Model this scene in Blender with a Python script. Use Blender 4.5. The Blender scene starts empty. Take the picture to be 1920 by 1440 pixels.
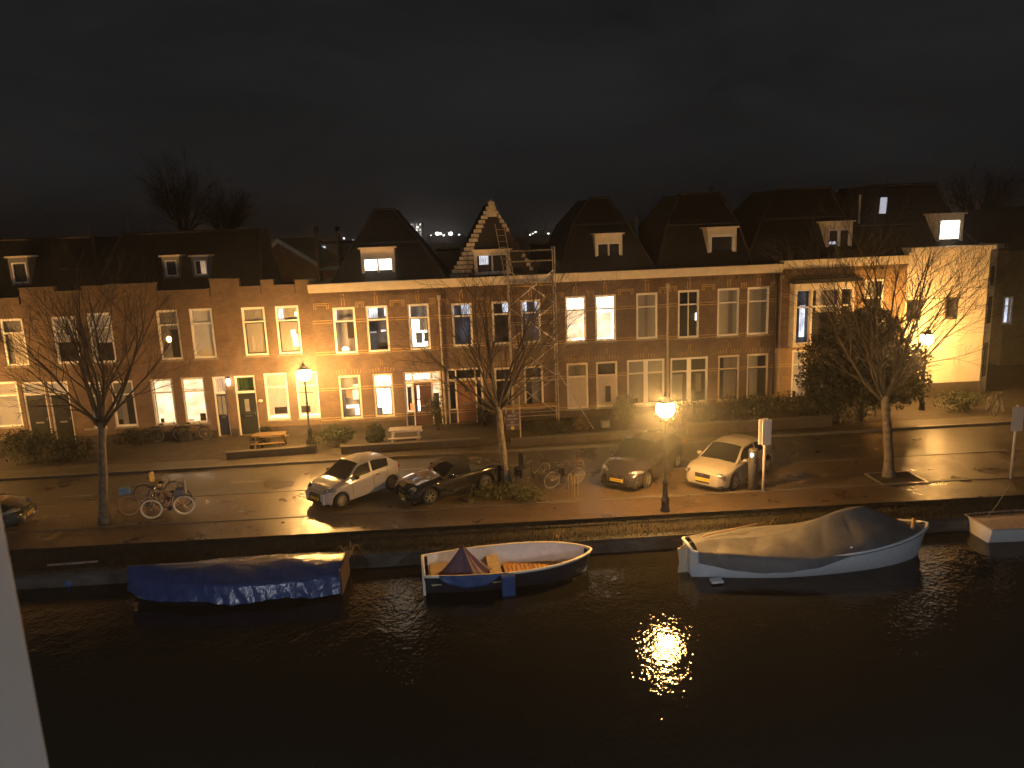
import bpy, bmesh, math, random
from mathutils import Vector, Matrix
R=math.radians
sc=bpy.context.scene; COL=sc.collection
# ---------------------------------------------------------------- camera
FPX=1413.0; CH=9.6; WZ=-0.80
zc=Vector((-270.0,6880.0,FPX)).normalized()          # world up seen from the camera
fw=Vector((0,0,-1.0)); yc=(fw-zc*fw.dot(zc)).normalized(); xc=yc.cross(zc)
M3=Matrix((xc,yc,zc))
cam_d=bpy.data.cameras.new('camera'); cam=bpy.data.objects.new('camera',cam_d); COL.objects.link(cam)
cam.matrix_world=Matrix.Translation((0,0,CH))@M3.to_4x4()
cam_d.sensor_width=36; cam_d.lens=FPX/1920*36; cam_d.clip_start=0.05; cam_d.clip_end=6000
cam_d.dof.use_dof=True; cam_d.dof.focus_distance=32; cam_d.dof.aperture_fstop=11.5
sc.camera=cam
def ray(px,py): return M3@Vector((px-960,-(py-720),-FPX))
def G(px,py,z=0.0):
    d=ray(px,py); t=(z-CH)/d.z; return Vector((d.x*t,d.y*t,z))
def at_y(px,py,y):
    d=ray(px,py); t=y/d.y; return Vector((d.x*t,y,CH+d.z*t))
# ---------------------------------------------------------------- world (night sky over a lit town)
w=bpy.data.worlds.new('World'); sc.world=w; w.use_nodes=True
nt=w.node_tree; N=nt.nodes; Lk=nt.links
for n in list(N): N.remove(n)
out=N.new('ShaderNodeOutputWorld'); bg=N.new('ShaderNodeBackground'); add=N.new('ShaderNodeAddShader')
sky=N.new('ShaderNodeTexSky'); sky.sky_type='NISHITA'; sky.sun_disc=False; sky.sun_elevation=R(-6); sky.sun_rotation=R(200)
bg2=N.new('ShaderNodeBackground'); bg2.inputs[1].default_value=0.05
Lk.new(sky.outputs[0],bg2.inputs[0])
tc=N.new('ShaderNodeTexCoord'); sx=N.new('ShaderNodeSeparateXYZ'); Lk.new(tc.outputs['Generated'],sx.inputs[0])
rmp=N.new('ShaderNodeValToRGB'); Lk.new(sx.outputs[2],rmp.inputs[0])
cr=rmp.color_ramp; cr.elements[0].position=0.0; cr.elements[0].color=(0.020,0.025,0.029,1)
cr.elements[1].position=0.5; cr.elements[1].color=(0.0098,0.0098,0.0100,1)
e=cr.elements.new(0.12); e.color=(0.0150,0.0162,0.0172,1)
e=cr.elements.new(0.25); e.color=(0.0120,0.0128,0.0132,1)
mp=N.new('ShaderNodeMapping'); mp.inputs['Scale'].default_value=(1.2,1.2,3.5); Lk.new(tc.outputs['Generated'],mp.inputs[0])
nz=N.new('ShaderNodeTexNoise'); nz.inputs['Scale'].default_value=2.6; nz.inputs['Detail'].default_value=7; nz.inputs['Roughness'].default_value=.6; nz.inputs['Distortion'].default_value=.6; Lk.new(mp.outputs[0],nz.inputs[0])
mr=N.new('ShaderNodeMapRange'); mr.inputs[1].default_value=0.3; mr.inputs[2].default_value=0.7; mr.inputs[3].default_value=0.55; mr.inputs[4].default_value=1.12
Lk.new(nz.outputs[0],mr.inputs[0]); vm=N.new('ShaderNodeVectorMath'); vm.operation='SCALE'
Lk.new(rmp.outputs[0],vm.inputs[0]); Lk.new(mr.outputs[0],vm.inputs['Scale']); Lk.new(vm.outputs[0],bg.inputs[0]); bg.inputs[1].default_value=1.0
Lk.new(bg.outputs[0],add.inputs[0]); Lk.new(bg2.outputs[0],add.inputs[1]); Lk.new(add.outputs[0],out.inputs[0])
sc.view_settings.view_transform='Standard'; sc.view_settings.look='None'; sc.view_settings.exposure=0.28; sc.view_settings.gamma=1.0
cy=sc.cycles; cy.use_denoising=True; cy.sample_clamp_indirect=4; cy.max_bounces=6; cy.transparent_max_bounces=12; cy.caustics_reflective=False; cy.caustics_refractive=False; cy.blur_glossy=0.5
LAMP=900.0      # radiance of the sodium lantern glass
SODIUM=(1.0,0.50,0.135)
COOLW=3600       # radiance of the assumed near bank LED lamps
# ---------------------------------------------------------------- materials
MATS={}
def P(name,col=(.5,.5,.5),rough=.6,metal=0.0,emit=None,es=0.0,noise=0.0,nscale=4.0,bump=0.0,bscale=30.0,spec=.5,coat=0.0,sheen=0):
    if name in MATS: return MATS[name]
    m=bpy.data.materials.new(name); m.use_nodes=True; t=m.node_tree; b=t.nodes['Principled BSDF']
    b.inputs['Base Color'].default_value=(*col,1); b.inputs['Roughness'].default_value=rough; b.inputs['Metallic'].default_value=metal
    b.inputs['Specular IOR Level'].default_value=spec; b.inputs['Coat Weight'].default_value=coat; b.inputs['Coat Roughness'].default_value=.05
    tcn=t.nodes.new('ShaderNodeTexCoord')
    if noise>0:
        n=t.nodes.new('ShaderNodeTexNoise'); n.inputs['Scale'].default_value=nscale; n.inputs['Detail'].default_value=6; t.links.new(tcn.outputs['Object'],n.inputs[0])
        r=t.nodes.new('ShaderNodeMapRange'); r.inputs[1].default_value=.3; r.inputs[2].default_value=.7; r.inputs[3].default_value=1-noise; r.inputs[4].default_value=1+noise; t.links.new(n.outputs[0],r.inputs[0])
        v=t.nodes.new('ShaderNodeVectorMath'); v.operation='SCALE'; v.inputs[0].default_value=col; t.links.new(r.outputs[0],v.inputs['Scale']); t.links.new(v.outputs[0],b.inputs['Base Color'])
    if bump>0:
        n=t.nodes.new('ShaderNodeTexNoise'); n.inputs['Scale'].default_value=bscale; n.inputs['Detail'].default_value=4; t.links.new(tcn.outputs['Object'],n.inputs[0])
        u=t.nodes.new('ShaderNodeBump'); u.inputs['Distance'].default_value=bump; t.links.new(n.outputs[0],u.inputs['Height']); t.links.new(u.outputs[0],b.inputs['Normal'])
    if emit: b.inputs['Emission Color'].default_value=(*emit,1); b.inputs['Emission Strength'].default_value=es
    MATS[name]=m; return m
def node(t,k,**kw):
    n=t.nodes.new(k)
    for a,v in kw.items(): setattr(n,a,v)
    return n
def brick_mat(name,c1,c2,mortar,bw=.21,bh=.062,ms=.008,plane='xz',rough=.85,bump=.004,grime=.35,spec=.3,off=.5):
    m=bpy.data.materials.new(name); m.use_nodes=True; t=m.node_tree; b=t.nodes['Principled BSDF']; l=t.links
    tcn=node(t,'ShaderNodeTexCoord'); s=node(t,'ShaderNodeSeparateXYZ'); c=node(t,'ShaderNodeCombineXYZ'); l.new(tcn.outputs['Object'],s.inputs[0])
    if plane=='xz':
        ad=node(t,'ShaderNodeMath',operation='ADD'); l.new(s.outputs[0],ad.inputs[0]); l.new(s.outputs[1],ad.inputs[1]); l.new(ad.outputs[0],c.inputs[0]); l.new(s.outputs[2],c.inputs[1])
    else: l.new(s.outputs[0],c.inputs[0]); l.new(s.outputs[1],c.inputs[1])
    br=node(t,'ShaderNodeTexBrick'); br.offset=off; l.new(c.outputs[0],br.inputs[0])
    br.inputs['Color1'].default_value=(*c1,1); br.inputs['Color2'].default_value=(*c2,1); br.inputs['Mortar'].default_value=(*mortar,1)
    br.inputs['Scale'].default_value=1; br.inputs['Mortar Size'].default_value=ms; br.inputs['Brick Width'].default_value=bw; br.inputs['Row Height'].default_value=bh
    n=node(t,'ShaderNodeTexNoise'); n.inputs['Scale'].default_value=.9; n.inputs['Detail'].default_value=8; n.inputs['Roughness'].default_value=.65; l.new(tcn.outputs['Object'],n.inputs[0])
    r=node(t,'ShaderNodeMapRange'); r.inputs[1].default_value=.3; r.inputs[2].default_value=.7; r.inputs[3].default_value=1-grime; r.inputs[4].default_value=1+grime; l.new(n.outputs[0],r.inputs[0])
    v=node(t,'ShaderNodeVectorMath',operation='SCALE'); l.new(br.outputs[0],v.inputs[0]); l.new(r.outputs[0],v.inputs['Scale']); l.new(v.outputs[0],b.inputs['Base Color'])
    u=node(t,'ShaderNodeBump'); u.inputs['Distance'].default_value=bump; u.invert=True
    n2=node(t,'ShaderNodeTexNoise'); n2.inputs['Scale'].default_value=25; l.new(tcn.outputs['Object'],n2.inputs[0])
    mx=node(t,'ShaderNodeMath',operation='ADD'); l.new(br.outputs['Fac'],mx.inputs[0]); l.new(n2.outputs[0],mx.inputs[1]); l.new(mx.outputs[0],u.inputs['Height']); l.new(u.outputs[0],b.inputs['Normal'])
    if rough<.7:
        r2=node(t,'ShaderNodeMapRange'); r2.inputs[1].default_value=.35; r2.inputs[2].default_value=.65; r2.inputs[3].default_value=rough-.12; r2.inputs[4].default_value=rough+.2; l.new(n.outputs[0],r2.inputs[0]); l.new(r2.outputs[0],b.inputs['Roughness'])
    else: b.inputs['Roughness'].default_value=rough
    b.inputs['Specular IOR Level'].default_value=spec
    MATS[name]=m; return m
BRICK=brick_mat('red_brown_brick',(.185,.115,.075),(.125,.08,.054),(.18,.15,.12))
BRICK2=brick_mat('brown_brick',(.21,.135,.088),(.15,.095,.062),(.17,.14,.11))
OCH=brick_mat('ochre_brick',(.34,.22,.11),(.25,.155,.08),(.3,.24,.17))
REDB=brick_mat('dark_red_brick',(.26,.06,.045),(.2,.05,.04),(.15,.1,.09))
def asphalt():
    m=bpy.data.materials.new('wet_asphalt'); m.use_nodes=True; t=m.node_tree; b=t.nodes['Principled BSDF']; l=t.links
    tcn=node(t,'ShaderNodeTexCoord'); n=node(t,'ShaderNodeTexNoise'); n.inputs['Scale'].default_value=.5; n.inputs['Detail'].default_value=6; l.new(tcn.outputs['Object'],n.inputs[0])
    cr=node(t,'ShaderNodeValToRGB'); cr.color_ramp.elements[0].position=.35; cr.color_ramp.elements[0].color=(.034,.030,.024,1); cr.color_ramp.elements[1].position=.7; cr.color_ramp.elements[1].color=(.07,.062,.05,1); l.new(n.outputs[0],cr.inputs[0]); l.new(cr.outputs[0],b.inputs['Base Color'])
    r=node(t,'ShaderNodeMapRange'); r.inputs[1].default_value=.35; r.inputs[2].default_value=.65; r.inputs[3].default_value=.24; r.inputs[4].default_value=.5; l.new(n.outputs[0],r.inputs[0]); l.new(r.outputs[0],b.inputs['Roughness'])
    n2=node(t,'ShaderNodeTexNoise'); n2.inputs['Scale'].default_value=60; n2.inputs['Detail'].default_value=3; l.new(tcn.outputs['Object'],n2.inputs[0])
    u=node(t,'ShaderNodeBump'); u.inputs['Distance'].default_value=.004; l.new(n2.outputs[0],u.inputs['Height']); l.new(u.outputs[0],b.inputs['Normal'])
    return m
ASPH=asphalt()
PAVE=brick_mat('parking_brick',(.115,.078,.046),(.08,.056,.034),(.04,.03,.022),bw=.21,bh=.105,ms=.01,plane='xy',rough=.34,bump=.006,grime=.5,spec=.6)
PAVE2=brick_mat('promenade_brick',(.095,.062,.037),(.068,.046,.029),(.035,.026,.02),bw=.3,bh=.15,ms=.014,plane='xy',rough=.34,bump=.006,grime=.4,spec=.5)
PAVE3=brick_mat('footway_tile',(.075,.066,.056),(.056,.05,.043),(.025,.022,.019),bw=.3,bh=.3,ms=.012,plane='xy',rough=.5,bump=.005,grime=.35,off=0)
QUAYM=brick_mat('quay_brick',(.11,.095,.08),(.075,.07,.06),(.1,.095,.085),bw=.4,bh=.18,ms=.015,rough=.8,bump=.01,grime=.6)
SOIL=P('garden_soil',(.035,.028,.02),.9,noise=.5,nscale=2,bump=.03,bscale=6)
EARTH=P('dark_ground',(.03,.028,.024),.95,noise=.3,nscale=.5)
WHITEP=P('white_paint',(.88,.86,.82),.45,noise=.08,nscale=2)
CREAM=P('cream_paint',(.74,.66,.52),.5,noise=.12,nscale=2.5)
DARKP=P('dark_paint',(.015,.02,.022),.4)
TRIM=P('yellow_brick_trim',(.55,.38,.15),.7,noise=.3,nscale=6)
STUCCO=P('cream_stucco',(.80,.72,.58),.8,noise=.12,nscale=.9,bump=.004,bscale=18)
PLINTH=P('dark_plinth',(.06,.045,.035),.8,noise=.3)
TILE=None
def tile_mat(name,c):
    m=bpy.data.materials.new(name); m.use_nodes=True; t=m.node_tree; b=t.nodes['Principled BSDF']; l=t.links
    tcn=node(t,'ShaderNodeTexCoord'); s=node(t,'ShaderNodeSeparateXYZ'); c2=node(t,'ShaderNodeCombineXYZ'); l.new(tcn.outputs['Object'],s.inputs[0]); ad=node(t,'ShaderNodeMath',operation='ADD'); l.new(s.outputs[0],ad.inputs[0]); l.new(s.outputs[1],ad.inputs[1]); l.new(ad.outputs[0],c2.inputs[0]); l.new(s.outputs[2],c2.inputs[1])
    br=node(t,'ShaderNodeTexBrick'); br.offset=0; l.new(c2.outputs[0],br.inputs[0]); br.inputs['Scale'].default_value=1; br.inputs['Brick Width'].default_value=.22; br.inputs['Row Height'].default_value=.3; br.inputs['Mortar Size'].default_value=.03
    br.inputs['Color1'].default_value=(*c,1); br.inputs['Color2'].default_value=(*[x*.7 for x in c],1); br.inputs['Mortar'].default_value=(*[x*.4 for x in c],1); l.new(br.outputs[0],b.inputs['Base Color']); b.inputs['Roughness'].default_value=.7
    u=node(t,'ShaderNodeBump'); u.invert=True; u.inputs['Distance'].default_value=.03; l.new(br.outputs['Fac'],u.inputs['Height']); l.new(u.outputs[0],b.inputs['Normal'])
    return m
TILE=tile_mat('dark_roof_tile',(.012,.010,.009)); TILEG=tile_mat('grey_roof_tile',(.013,.013,.013))
BITUM=P('roof_bitumen',(.03,.03,.03),.8,noise=.3)
ZINC=P('grey_render',(.2,.19,.19),.7,noise=.15)
def glass_mat():
    m=bpy.data.materials.new('window_glass'); m.use_nodes=True; t=m.node_tree; l=t.links
    for n in list(t.nodes): t.nodes.remove(n)
    o=node(t,'ShaderNodeOutputMaterial'); mx=node(t,'ShaderNodeMixShader'); tr=node(t,'ShaderNodeBsdfTransparent'); gl=node(t,'ShaderNodeBsdfGlossy'); gl.inputs['Roughness'].default_value=.02
    tr.inputs[0].default_value=(.9,.92,.92,1); lw=node(t,'ShaderNodeLayerWeight'); lw.inputs[0].default_value=.5; pw=node(t,'ShaderNodeMath',operation='POWER'); pw.inputs[1].default_value=4; l.new(lw.outputs['Facing'],pw.inputs[0]); fr=node(t,'ShaderNodeMath',operation='MULTIPLY_ADD'); fr.inputs[1].default_value=.8; fr.inputs[2].default_value=.07; l.new(pw.outputs[0],fr.inputs[0])
    n=node(t,'ShaderNodeTexNoise'); n.inputs['Scale'].default_value=1.3; u=node(t,'ShaderNodeBump'); u.inputs['Distance'].default_value=.006; tcn=node(t,'ShaderNodeTexCoord'); l.new(tcn.outputs['Object'],n.inputs[0]); l.new(n.outputs[0],u.inputs['Height']); l.new(u.outputs[0],gl.inputs['Normal'])
    l.new(fr.outputs[0],mx.inputs[0]); l.new(tr.outputs[0],mx.inputs[1]); l.new(gl.outputs[0],mx.inputs[2]); l.new(mx.outputs[0],o.inputs[0]); return m
GLASS=glass_mat()
def curtain_mat(name,col,scale=9,emit=0,ecol=None,vari=.35,lo=.5):
    m=bpy.data.materials.new(name); m.use_nodes=True; t=m.node_tree; b=t.nodes['Principled BSDF']; l=t.links
    tcn=node(t,'ShaderNodeTexCoord'); wv=node(t,'ShaderNodeTexWave'); wv.bands_direction='X'; wv.inputs['Scale'].default_value=scale; wv.inputs['Distortion'].default_value=2.5; l.new(tcn.outputs['Object'],wv.inputs[0])
    r=node(t,'ShaderNodeMapRange'); r.inputs[3].default_value=1-vari; r.inputs[4].default_value=1; l.new(wv.outputs['Fac'],r.inputs[0])
    v=node(t,'ShaderNodeVectorMath',operation='SCALE'); v.inputs[0].default_value=col; l.new(r.outputs[0],v.inputs['Scale']); l.new(v.outputs[0],b.inputs['Base Color'])
    b.inputs['Roughness'].default_value=.9
    u=node(t,'ShaderNodeBump'); u.inputs['Distance'].default_value=.03; l.new(wv.outputs['Fac'],u.inputs['Height']); l.new(u.outputs[0],b.inputs['Normal'])
    if emit:
        n=node(t,'ShaderNodeTexNoise'); n.inputs['Scale'].default_value=1.8; n.inputs['Detail'].default_value=3; l.new(tcn.outputs['Object'],n.inputs[0])
        r2=node(t,'ShaderNodeMapRange'); r2.inputs[1].default_value=.35; r2.inputs[2].default_value=.65; r2.inputs[3].default_value=lo*emit; r2.inputs[4].default_value=1.25*emit; l.new(n.outputs[0],r2.inputs[0])
        mu=node(t,'ShaderNodeMath',operation='MULTIPLY'); l.new(r.outputs[0],mu.inputs[0]); l.new(r2.outputs[0],mu.inputs[1]); l.new(mu.outputs[0],b.inputs['Emission Strength'])
        b.inputs['Emission Color'].default_value=(*(ecol or col),1)
    return m
CM={'curt':curtain_mat('pale_curtain',(.62,.58,.52),5,0,None,.18),'curtd':curtain_mat('grey_curtain',(.42,.39,.37),5,0,None,.25),
 'net':curtain_mat('net_curtain',(.78,.7,.58),8,.10,(.9,.7,.5),.2),'blind':P('roller_blind',(.72,.62,.5),.8,noise=.06),
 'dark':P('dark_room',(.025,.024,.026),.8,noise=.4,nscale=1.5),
 'lit':curtain_mat('lit_white_room',(.8,.75,.65),2,4.5,(1,.86,.68),.15),
 'litw':curtain_mat('lit_warm_curtain',(.8,.65,.45),7,2.0,(1,.70,.42),.4,.6),
 'litc':curtain_mat('lit_cool_room',(.7,.75,.85),3,1.6,(.8,.84,1),.5,.3),
 'dimw':curtain_mat('dim_warm_blind',(.5,.42,.33),3,.42,(1,.62,.36),.15,.8),
 'dimg':curtain_mat('dim_grey_room',(.3,.28,.26),.7,.10,(.9,.8,.7),.5,.2),
 'dimb':curtain_mat('dim_blue_room',(.07,.08,.1),.6,.07,(.55,.68,1),.5,.1),
 'green':curtain_mat('green_fanlight',(.03,.07,.01),2,.03,(.4,.8,.1),.4),
 'orange':P('orange_lit_wall',(.5,.2,.08),.8,emit=(1,.35,.12),es=.55,noise=.3),
 'pink':P('lit_chair_fabric',(.6,.5,.5),.8,emit=(1,.85,.8),es=1.3),
 'bot':P('window_sill_glow',(.7,.5,.4),.7,emit=(1,.62,.4),es=2.2),
 'obj':P('dark_silhouette',(.03,.025,.02),.8,noise=.4,nscale=9)}
# ---------------------------------------------------------------- objects
def tag(o,label=None,cat=None,group=None,kind=None):
    if label: o['label']=label
    if cat: o['category']=cat
    if group: o['group']=group
    if kind: o['kind']=kind
    return o
def empty(name,loc=(0,0,0),rz=0.0,label=None,cat=None,group=None):
    o=bpy.data.objects.new(name,None); COL.objects.link(o); o.empty_display_size=.3; o.location=loc; o.rotation_euler=(0,0,rz); return tag(o,label,cat,group)
class MB:
    def __init__(s): s.v=[]; s.f=[]; s.m=[]
    def add(s,vs,fs,mi=0):
        k=len(s.v); s.v+= [tuple(p) for p in vs]; s.f+=[[i+k for i in f] for f in fs]; s.m+=[mi]*len(fs); return s
    def box(s,x0,x1,y0,y1,z0,z1,mi=0,M=None):
        v=[(x0,y0,z0),(x1,y0,z0),(x1,y1,z0),(x0,y1,z0),(x0,y0,z1),(x1,y0,z1),(x1,y1,z1),(x0,y1,z1)]
        if M is not None: v=[M@Vector(p) for p in v]
        return s.add(v,[[0,3,2,1],[4,5,6,7],[0,1,5,4],[1,2,6,5],[2,3,7,6],[3,0,4,7]],mi)
    def quad(s,a,b,c,d,mi=0): return s.add([a,b,c,d],[[0,1,2,3]],mi)
    def tube(s,pts,rs,n=6,mi=0,cap=True):
        pts=[Vector(p) for p in pts]
        if not hasattr(rs,'__len__'): rs=[rs]*len(pts)
        vs=[];ref=None
        for i,p in enumerate(pts):
            d=(pts[min(i+1,len(pts)-1)]-pts[max(i-1,0)])
            if d.length<1e-9: d=Vector((0,0,1))
            d.normalize()
            if ref is None: ref=Vector((1,0,0)) if abs(d.x)<.8 else Vector((0,1,0))
            a=(ref-d*ref.dot(d)).normalized(); b=d.cross(a); ref=a
            for j in range(n):
                t=2*math.pi*j/n; vs.append(p+(a*math.cos(t)+b*math.sin(t))*rs[i])
        fs=[]
        for i in range(len(pts)-1):
            for j in range(n): fs.append([i*n+j,i*n+(j+1)%n,(i+1)*n+(j+1)%n,(i+1)*n+j])
        if cap: fs.append(list(range(n))[::-1]); fs.append([(len(pts)-1)*n+j for j in range(n)])
        return s.add(vs,fs,mi)
    def lathe(s,prof,n=16,c=(0,0,0),axis='z',mi=0,M=None,cap=None):
        if cap is None: cap=prof[0]!=prof[-1]
        vs=[]
        for r,z in prof:
            for j in range(n):
                t=2*math.pi*j/n; a,b=r*math.cos(t),r*math.sin(t)
                p=(a,b,z) if axis=='z' else ((a,z,b) if axis=='y' else (z,a,b))
                p=Vector(p)+Vector(c); vs.append(M@p if M is not None else p)
        fs=[[i*n+j,i*n+(j+1)%n,(i+1)*n+(j+1)%n,(i+1)*n+j] for i in range(len(prof)-1) for j in range(n)]
        if cap and prof[0][0]>1e-6: fs.append(list(range(n))[::-1])
        if cap and prof[-1][0]>1e-6: fs.append([(len(prof)-1)*n+j for j in range(n)])
        return s.add(vs,fs,mi)
    def ell(s,c,r,n=12,k=8,mi=0,M=None):
        vs=[];
        for i in range(k+1):
            ph=-math.pi/2+math.pi*i/k
            for j in range(n):
                t=2*math.pi*j/n; p=Vector((c[0]+r[0]*math.cos(ph)*math.cos(t),c[1]+r[1]*math.cos(ph)*math.sin(t),c[2]+r[2]*math.sin(ph))); vs.append(M@p if M is not None else p)
        return s.add(vs,[[i*n+j,i*n+(j+1)%n,(i+1)*n+(j+1)%n,(i+1)*n+j] for i in range(k) for j in range(n)],mi)
    def grid(s,fn,nu,nv,mi=0,flip=False):
        vs=[fn(i/nu,j/nv) for i in range(nu+1) for j in range(nv+1)]; fs=[]
        for i in range(nu):
            for j in range(nv):
                q=[i*(nv+1)+j,(i+1)*(nv+1)+j,(i+1)*(nv+1)+j+1,i*(nv+1)+j+1]; fs.append(q[::-1] if flip else q)
        return s.add(vs,fs,mi)
    def build(s,name,mats,parent=None,smooth=False,bevel=0,solid=0):
        me=bpy.data.meshes.new(name); me.from_pydata(s.v,[],s.f)
        if not isinstance(mats,(list,tuple)): mats=[mats]
        for m in mats: me.materials.append(m)
        if len(mats)>1: me.polygons.foreach_set('material_index',s.m)
        bm=bmesh.new(); bm.from_mesh(me); bmesh.ops.remove_doubles(bm,verts=bm.verts,dist=1e-5); bmesh.ops.recalc_face_normals(bm,faces=bm.faces); bm.to_mesh(me); bm.free()
        if smooth:
            me.polygons.foreach_set('use_smooth',[True]*len(me.polygons))
        me.update(); o=bpy.data.objects.new(name,me); COL.objects.link(o)
        if parent: o.parent=parent
        if solid: md=o.modifiers.new('solid','SOLIDIFY'); md.thickness=solid; md.offset=0
        if bevel: md=o.modifiers.new('bevel','BEVEL'); md.width=bevel; md.segments=2; md.limit_method='ANGLE'
        return o
def copy_tree(o,parent=None):
    c=o.copy(); COL.objects.link(c); c.parent=parent
    for ch in list(o.children): copy_tree(ch,c)
    return c
def text_mesh(name,txt,size,mat,parent,M,depth=.002):
    cu=bpy.data.curves.new(name,'FONT'); cu.body=txt; cu.size=size; cu.align_x='CENTER'; cu.align_y='CENTER'; cu.extrude=depth
    o=bpy.data.objects.new(name,cu); dg=bpy.context.evaluated_depsgraph_get(); COL.objects.link(o); dg.update()
    me=bpy.data.meshes.new_from_object(o.evaluated_get(dg)); bpy.data.objects.remove(o); me.transform(M); me.materials.clear(); me.materials.append(mat)
    o=bpy.data.objects.new(name,me); COL.objects.link(o); o.parent=parent; return o
# ---------------------------------------------------------------- ground strips (lines y=a+b*x)
def strip(name,l0,l1,z,mat,x0=-70,x1=75,thick=0,nx=1,label=None):
    b=MB(); f=lambda l,x:l[0]+l[1]*x
    if thick:
        for (za,zb) in ((z-thick,z),):
            v=[(x0,f(l0,x0),za),(x1,f(l0,x1),za),(x1,f(l1,x1),za),(x0,f(l1,x0),za),(x0,f(l0,x0),zb),(x1,f(l0,x1),zb),(x1,f(l1,x1),zb),(x0,f(l1,x0),zb)]
            b.add(v,[[0,3,2,1],[4,5,6,7],[0,1,5,4],[1,2,6,5],[2,3,7,6],[3,0,4,7]])
    else: b.quad((x0,f(l0,x0),z),(x1,f(l0,x1),z),(x1,f(l1,x1),z),(x0,f(l1,x0),z))
    return tag(b.build(name,mat),kind='structure')
QL=(22.65,.055); QZ=-.32; GR=(23.75,.040); K2=(25.35,.045); K3=(28.45,.052); RF=(32.1,.06); PF=(33.3,.06); FAC=(37.37,.08)
def lin(l,x): return l[0]+l[1]*x
# base ground: one sheet behind the quay to the horizon
b=MB(); b.quad((-1300,lin(QL,-1300)+.9,-.16),(1300,lin(QL,1300)+.9,-.16),(1300,1500,-.16),(-1300,1500,-.16)); tag(b.build('ground',EARTH),kind='structure')
strip('quay_edge',(QL[0],QL[1]),(QL[0]+.3,QL[1]),QZ,P('quay_coping',(.06,.055,.045),.7,noise=.3,bump=.006),thick=.12)
b=MB(); vm_=P('verge_soil',(.035,.028,.016),.95,noise=.5,nscale=3,bump=.03,bscale=8)
b.quad((-70,lin(QL,-70)+.29,QZ+.005),(75,lin(QL,75)+.29,QZ+.005),(75,lin(GR,75)+.02,-.015),(-70,lin(GR,-70)+.02,-.015)); tag(b.build('grass_verge',vm_),kind='structure')
strip('promenade',GR,K2,.0,PAVE2)
strip('promenade_kerb',K2,(K2[0]+.15,K2[1]),.02,P('kerb_stone',(.10,.09,.08),.55,noise=.2),thick=.16)
strip('parking_strip',(K2[0]+.15,K2[1]),K3,-.06,PAVE)
strip('parking_edge',K3,(K3[0]+.15,K3[1]),-.045,MATS['kerb_stone'],thick=.1)
strip('road',(K3[0]+.15,K3[1]),RF,-.07,ASPH)
strip('far_kerb',RF,(RF[0]+.16,RF[1]),.04,MATS['kerb_stone'],thick=.16)
strip('footway',(RF[0]+.16,RF[1]),PF,.03,PAVE3)
strip('front_gardens',PF,(FAC[0]+.3,FAC[1]),.02,SOIL)
b=MB()   # quay wall facing the water
b.quad((-70,lin(QL,-70)+.03,-3),(75,lin(QL,75)+.03,-3),(75,lin(QL,75)+.03,QZ-.12),(-70,lin(QL,-70)+.03,QZ-.12)); tag(b.build('quay_wall',QUAYM),'dark weathered brick quay wall along the canal','quay wall')
# road dashes
mk=MB()
for px,py in ((145,930),(461,903),(780,879),(952,873),(1064,866),(1250,858),(1600,835)):
    c=G(px,py,-.066); mk.quad((c.x-.6,c.y-.036-.05,-.066),(c.x+.6,c.y+.036-.05,-.066),(c.x+.6,c.y+.036+.05,-.066),(c.x-.6,c.y-.036+.05,-.066))
tag(mk.build('road_markings',P('road_white',(.28,.26,.22),.6,noise=.3,nscale=9)),kind='structure')
# water
def water():
    m=bpy.data.materials.new('canal_water'); m.use_nodes=True; t=m.node_tree; b=t.nodes['Principled BSDF']; l=t.links
    b.inputs['Base Color'].default_value=(.015,.014,.010,1); b.inputs['Roughness'].default_value=.03; b.inputs['IOR'].default_value=1.33
    tcn=node(t,'ShaderNodeTexCoord'); mp=node(t,'ShaderNodeMapping'); mp.inputs['Scale'].default_value=(1,.8,1); l.new(tcn.outputs['Object'],mp.inputs[0])
    n=node(t,'ShaderNodeTexNoise'); n.inputs['Scale'].default_value=8; n.inputs['Detail'].default_value=2.5; n.inputs['Roughness'].default_value=.55; l.new(mp.outputs[0],n.inputs[0])
    n2=node(t,'ShaderNodeTexNoise'); n2.inputs['Scale'].default_value=1.4; n2.inputs['Detail'].default_value=1; l.new(mp.outputs[0],n2.inputs[0])
    u=node(t,'ShaderNodeBump'); u.inputs['Distance'].default_value=.0115; l.new(n.outputs[0],u.inputs['Height'])
    u2=node(t,'ShaderNodeBump'); u2.inputs['Distance'].default_value=.02; l.new(n2.outputs[0],u2.inputs['Height']); l.new(u.outputs[0],u2.inputs['Normal']); l.new(u2.outputs[0],b.inputs['Normal'])
    return m
b=MB(); b.quad((-200,5.0,WZ),(200,5.0,WZ),(200,22.8+200*.055,WZ),(-200,22.8-200*.055,WZ)); tag(b.build('water',water()),kind='structure')
b=MB(); b.box(-60,60,-6,5.0,-3,0.0); tag(b.build('near_pavement',PAVE3),kind='structure')
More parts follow.
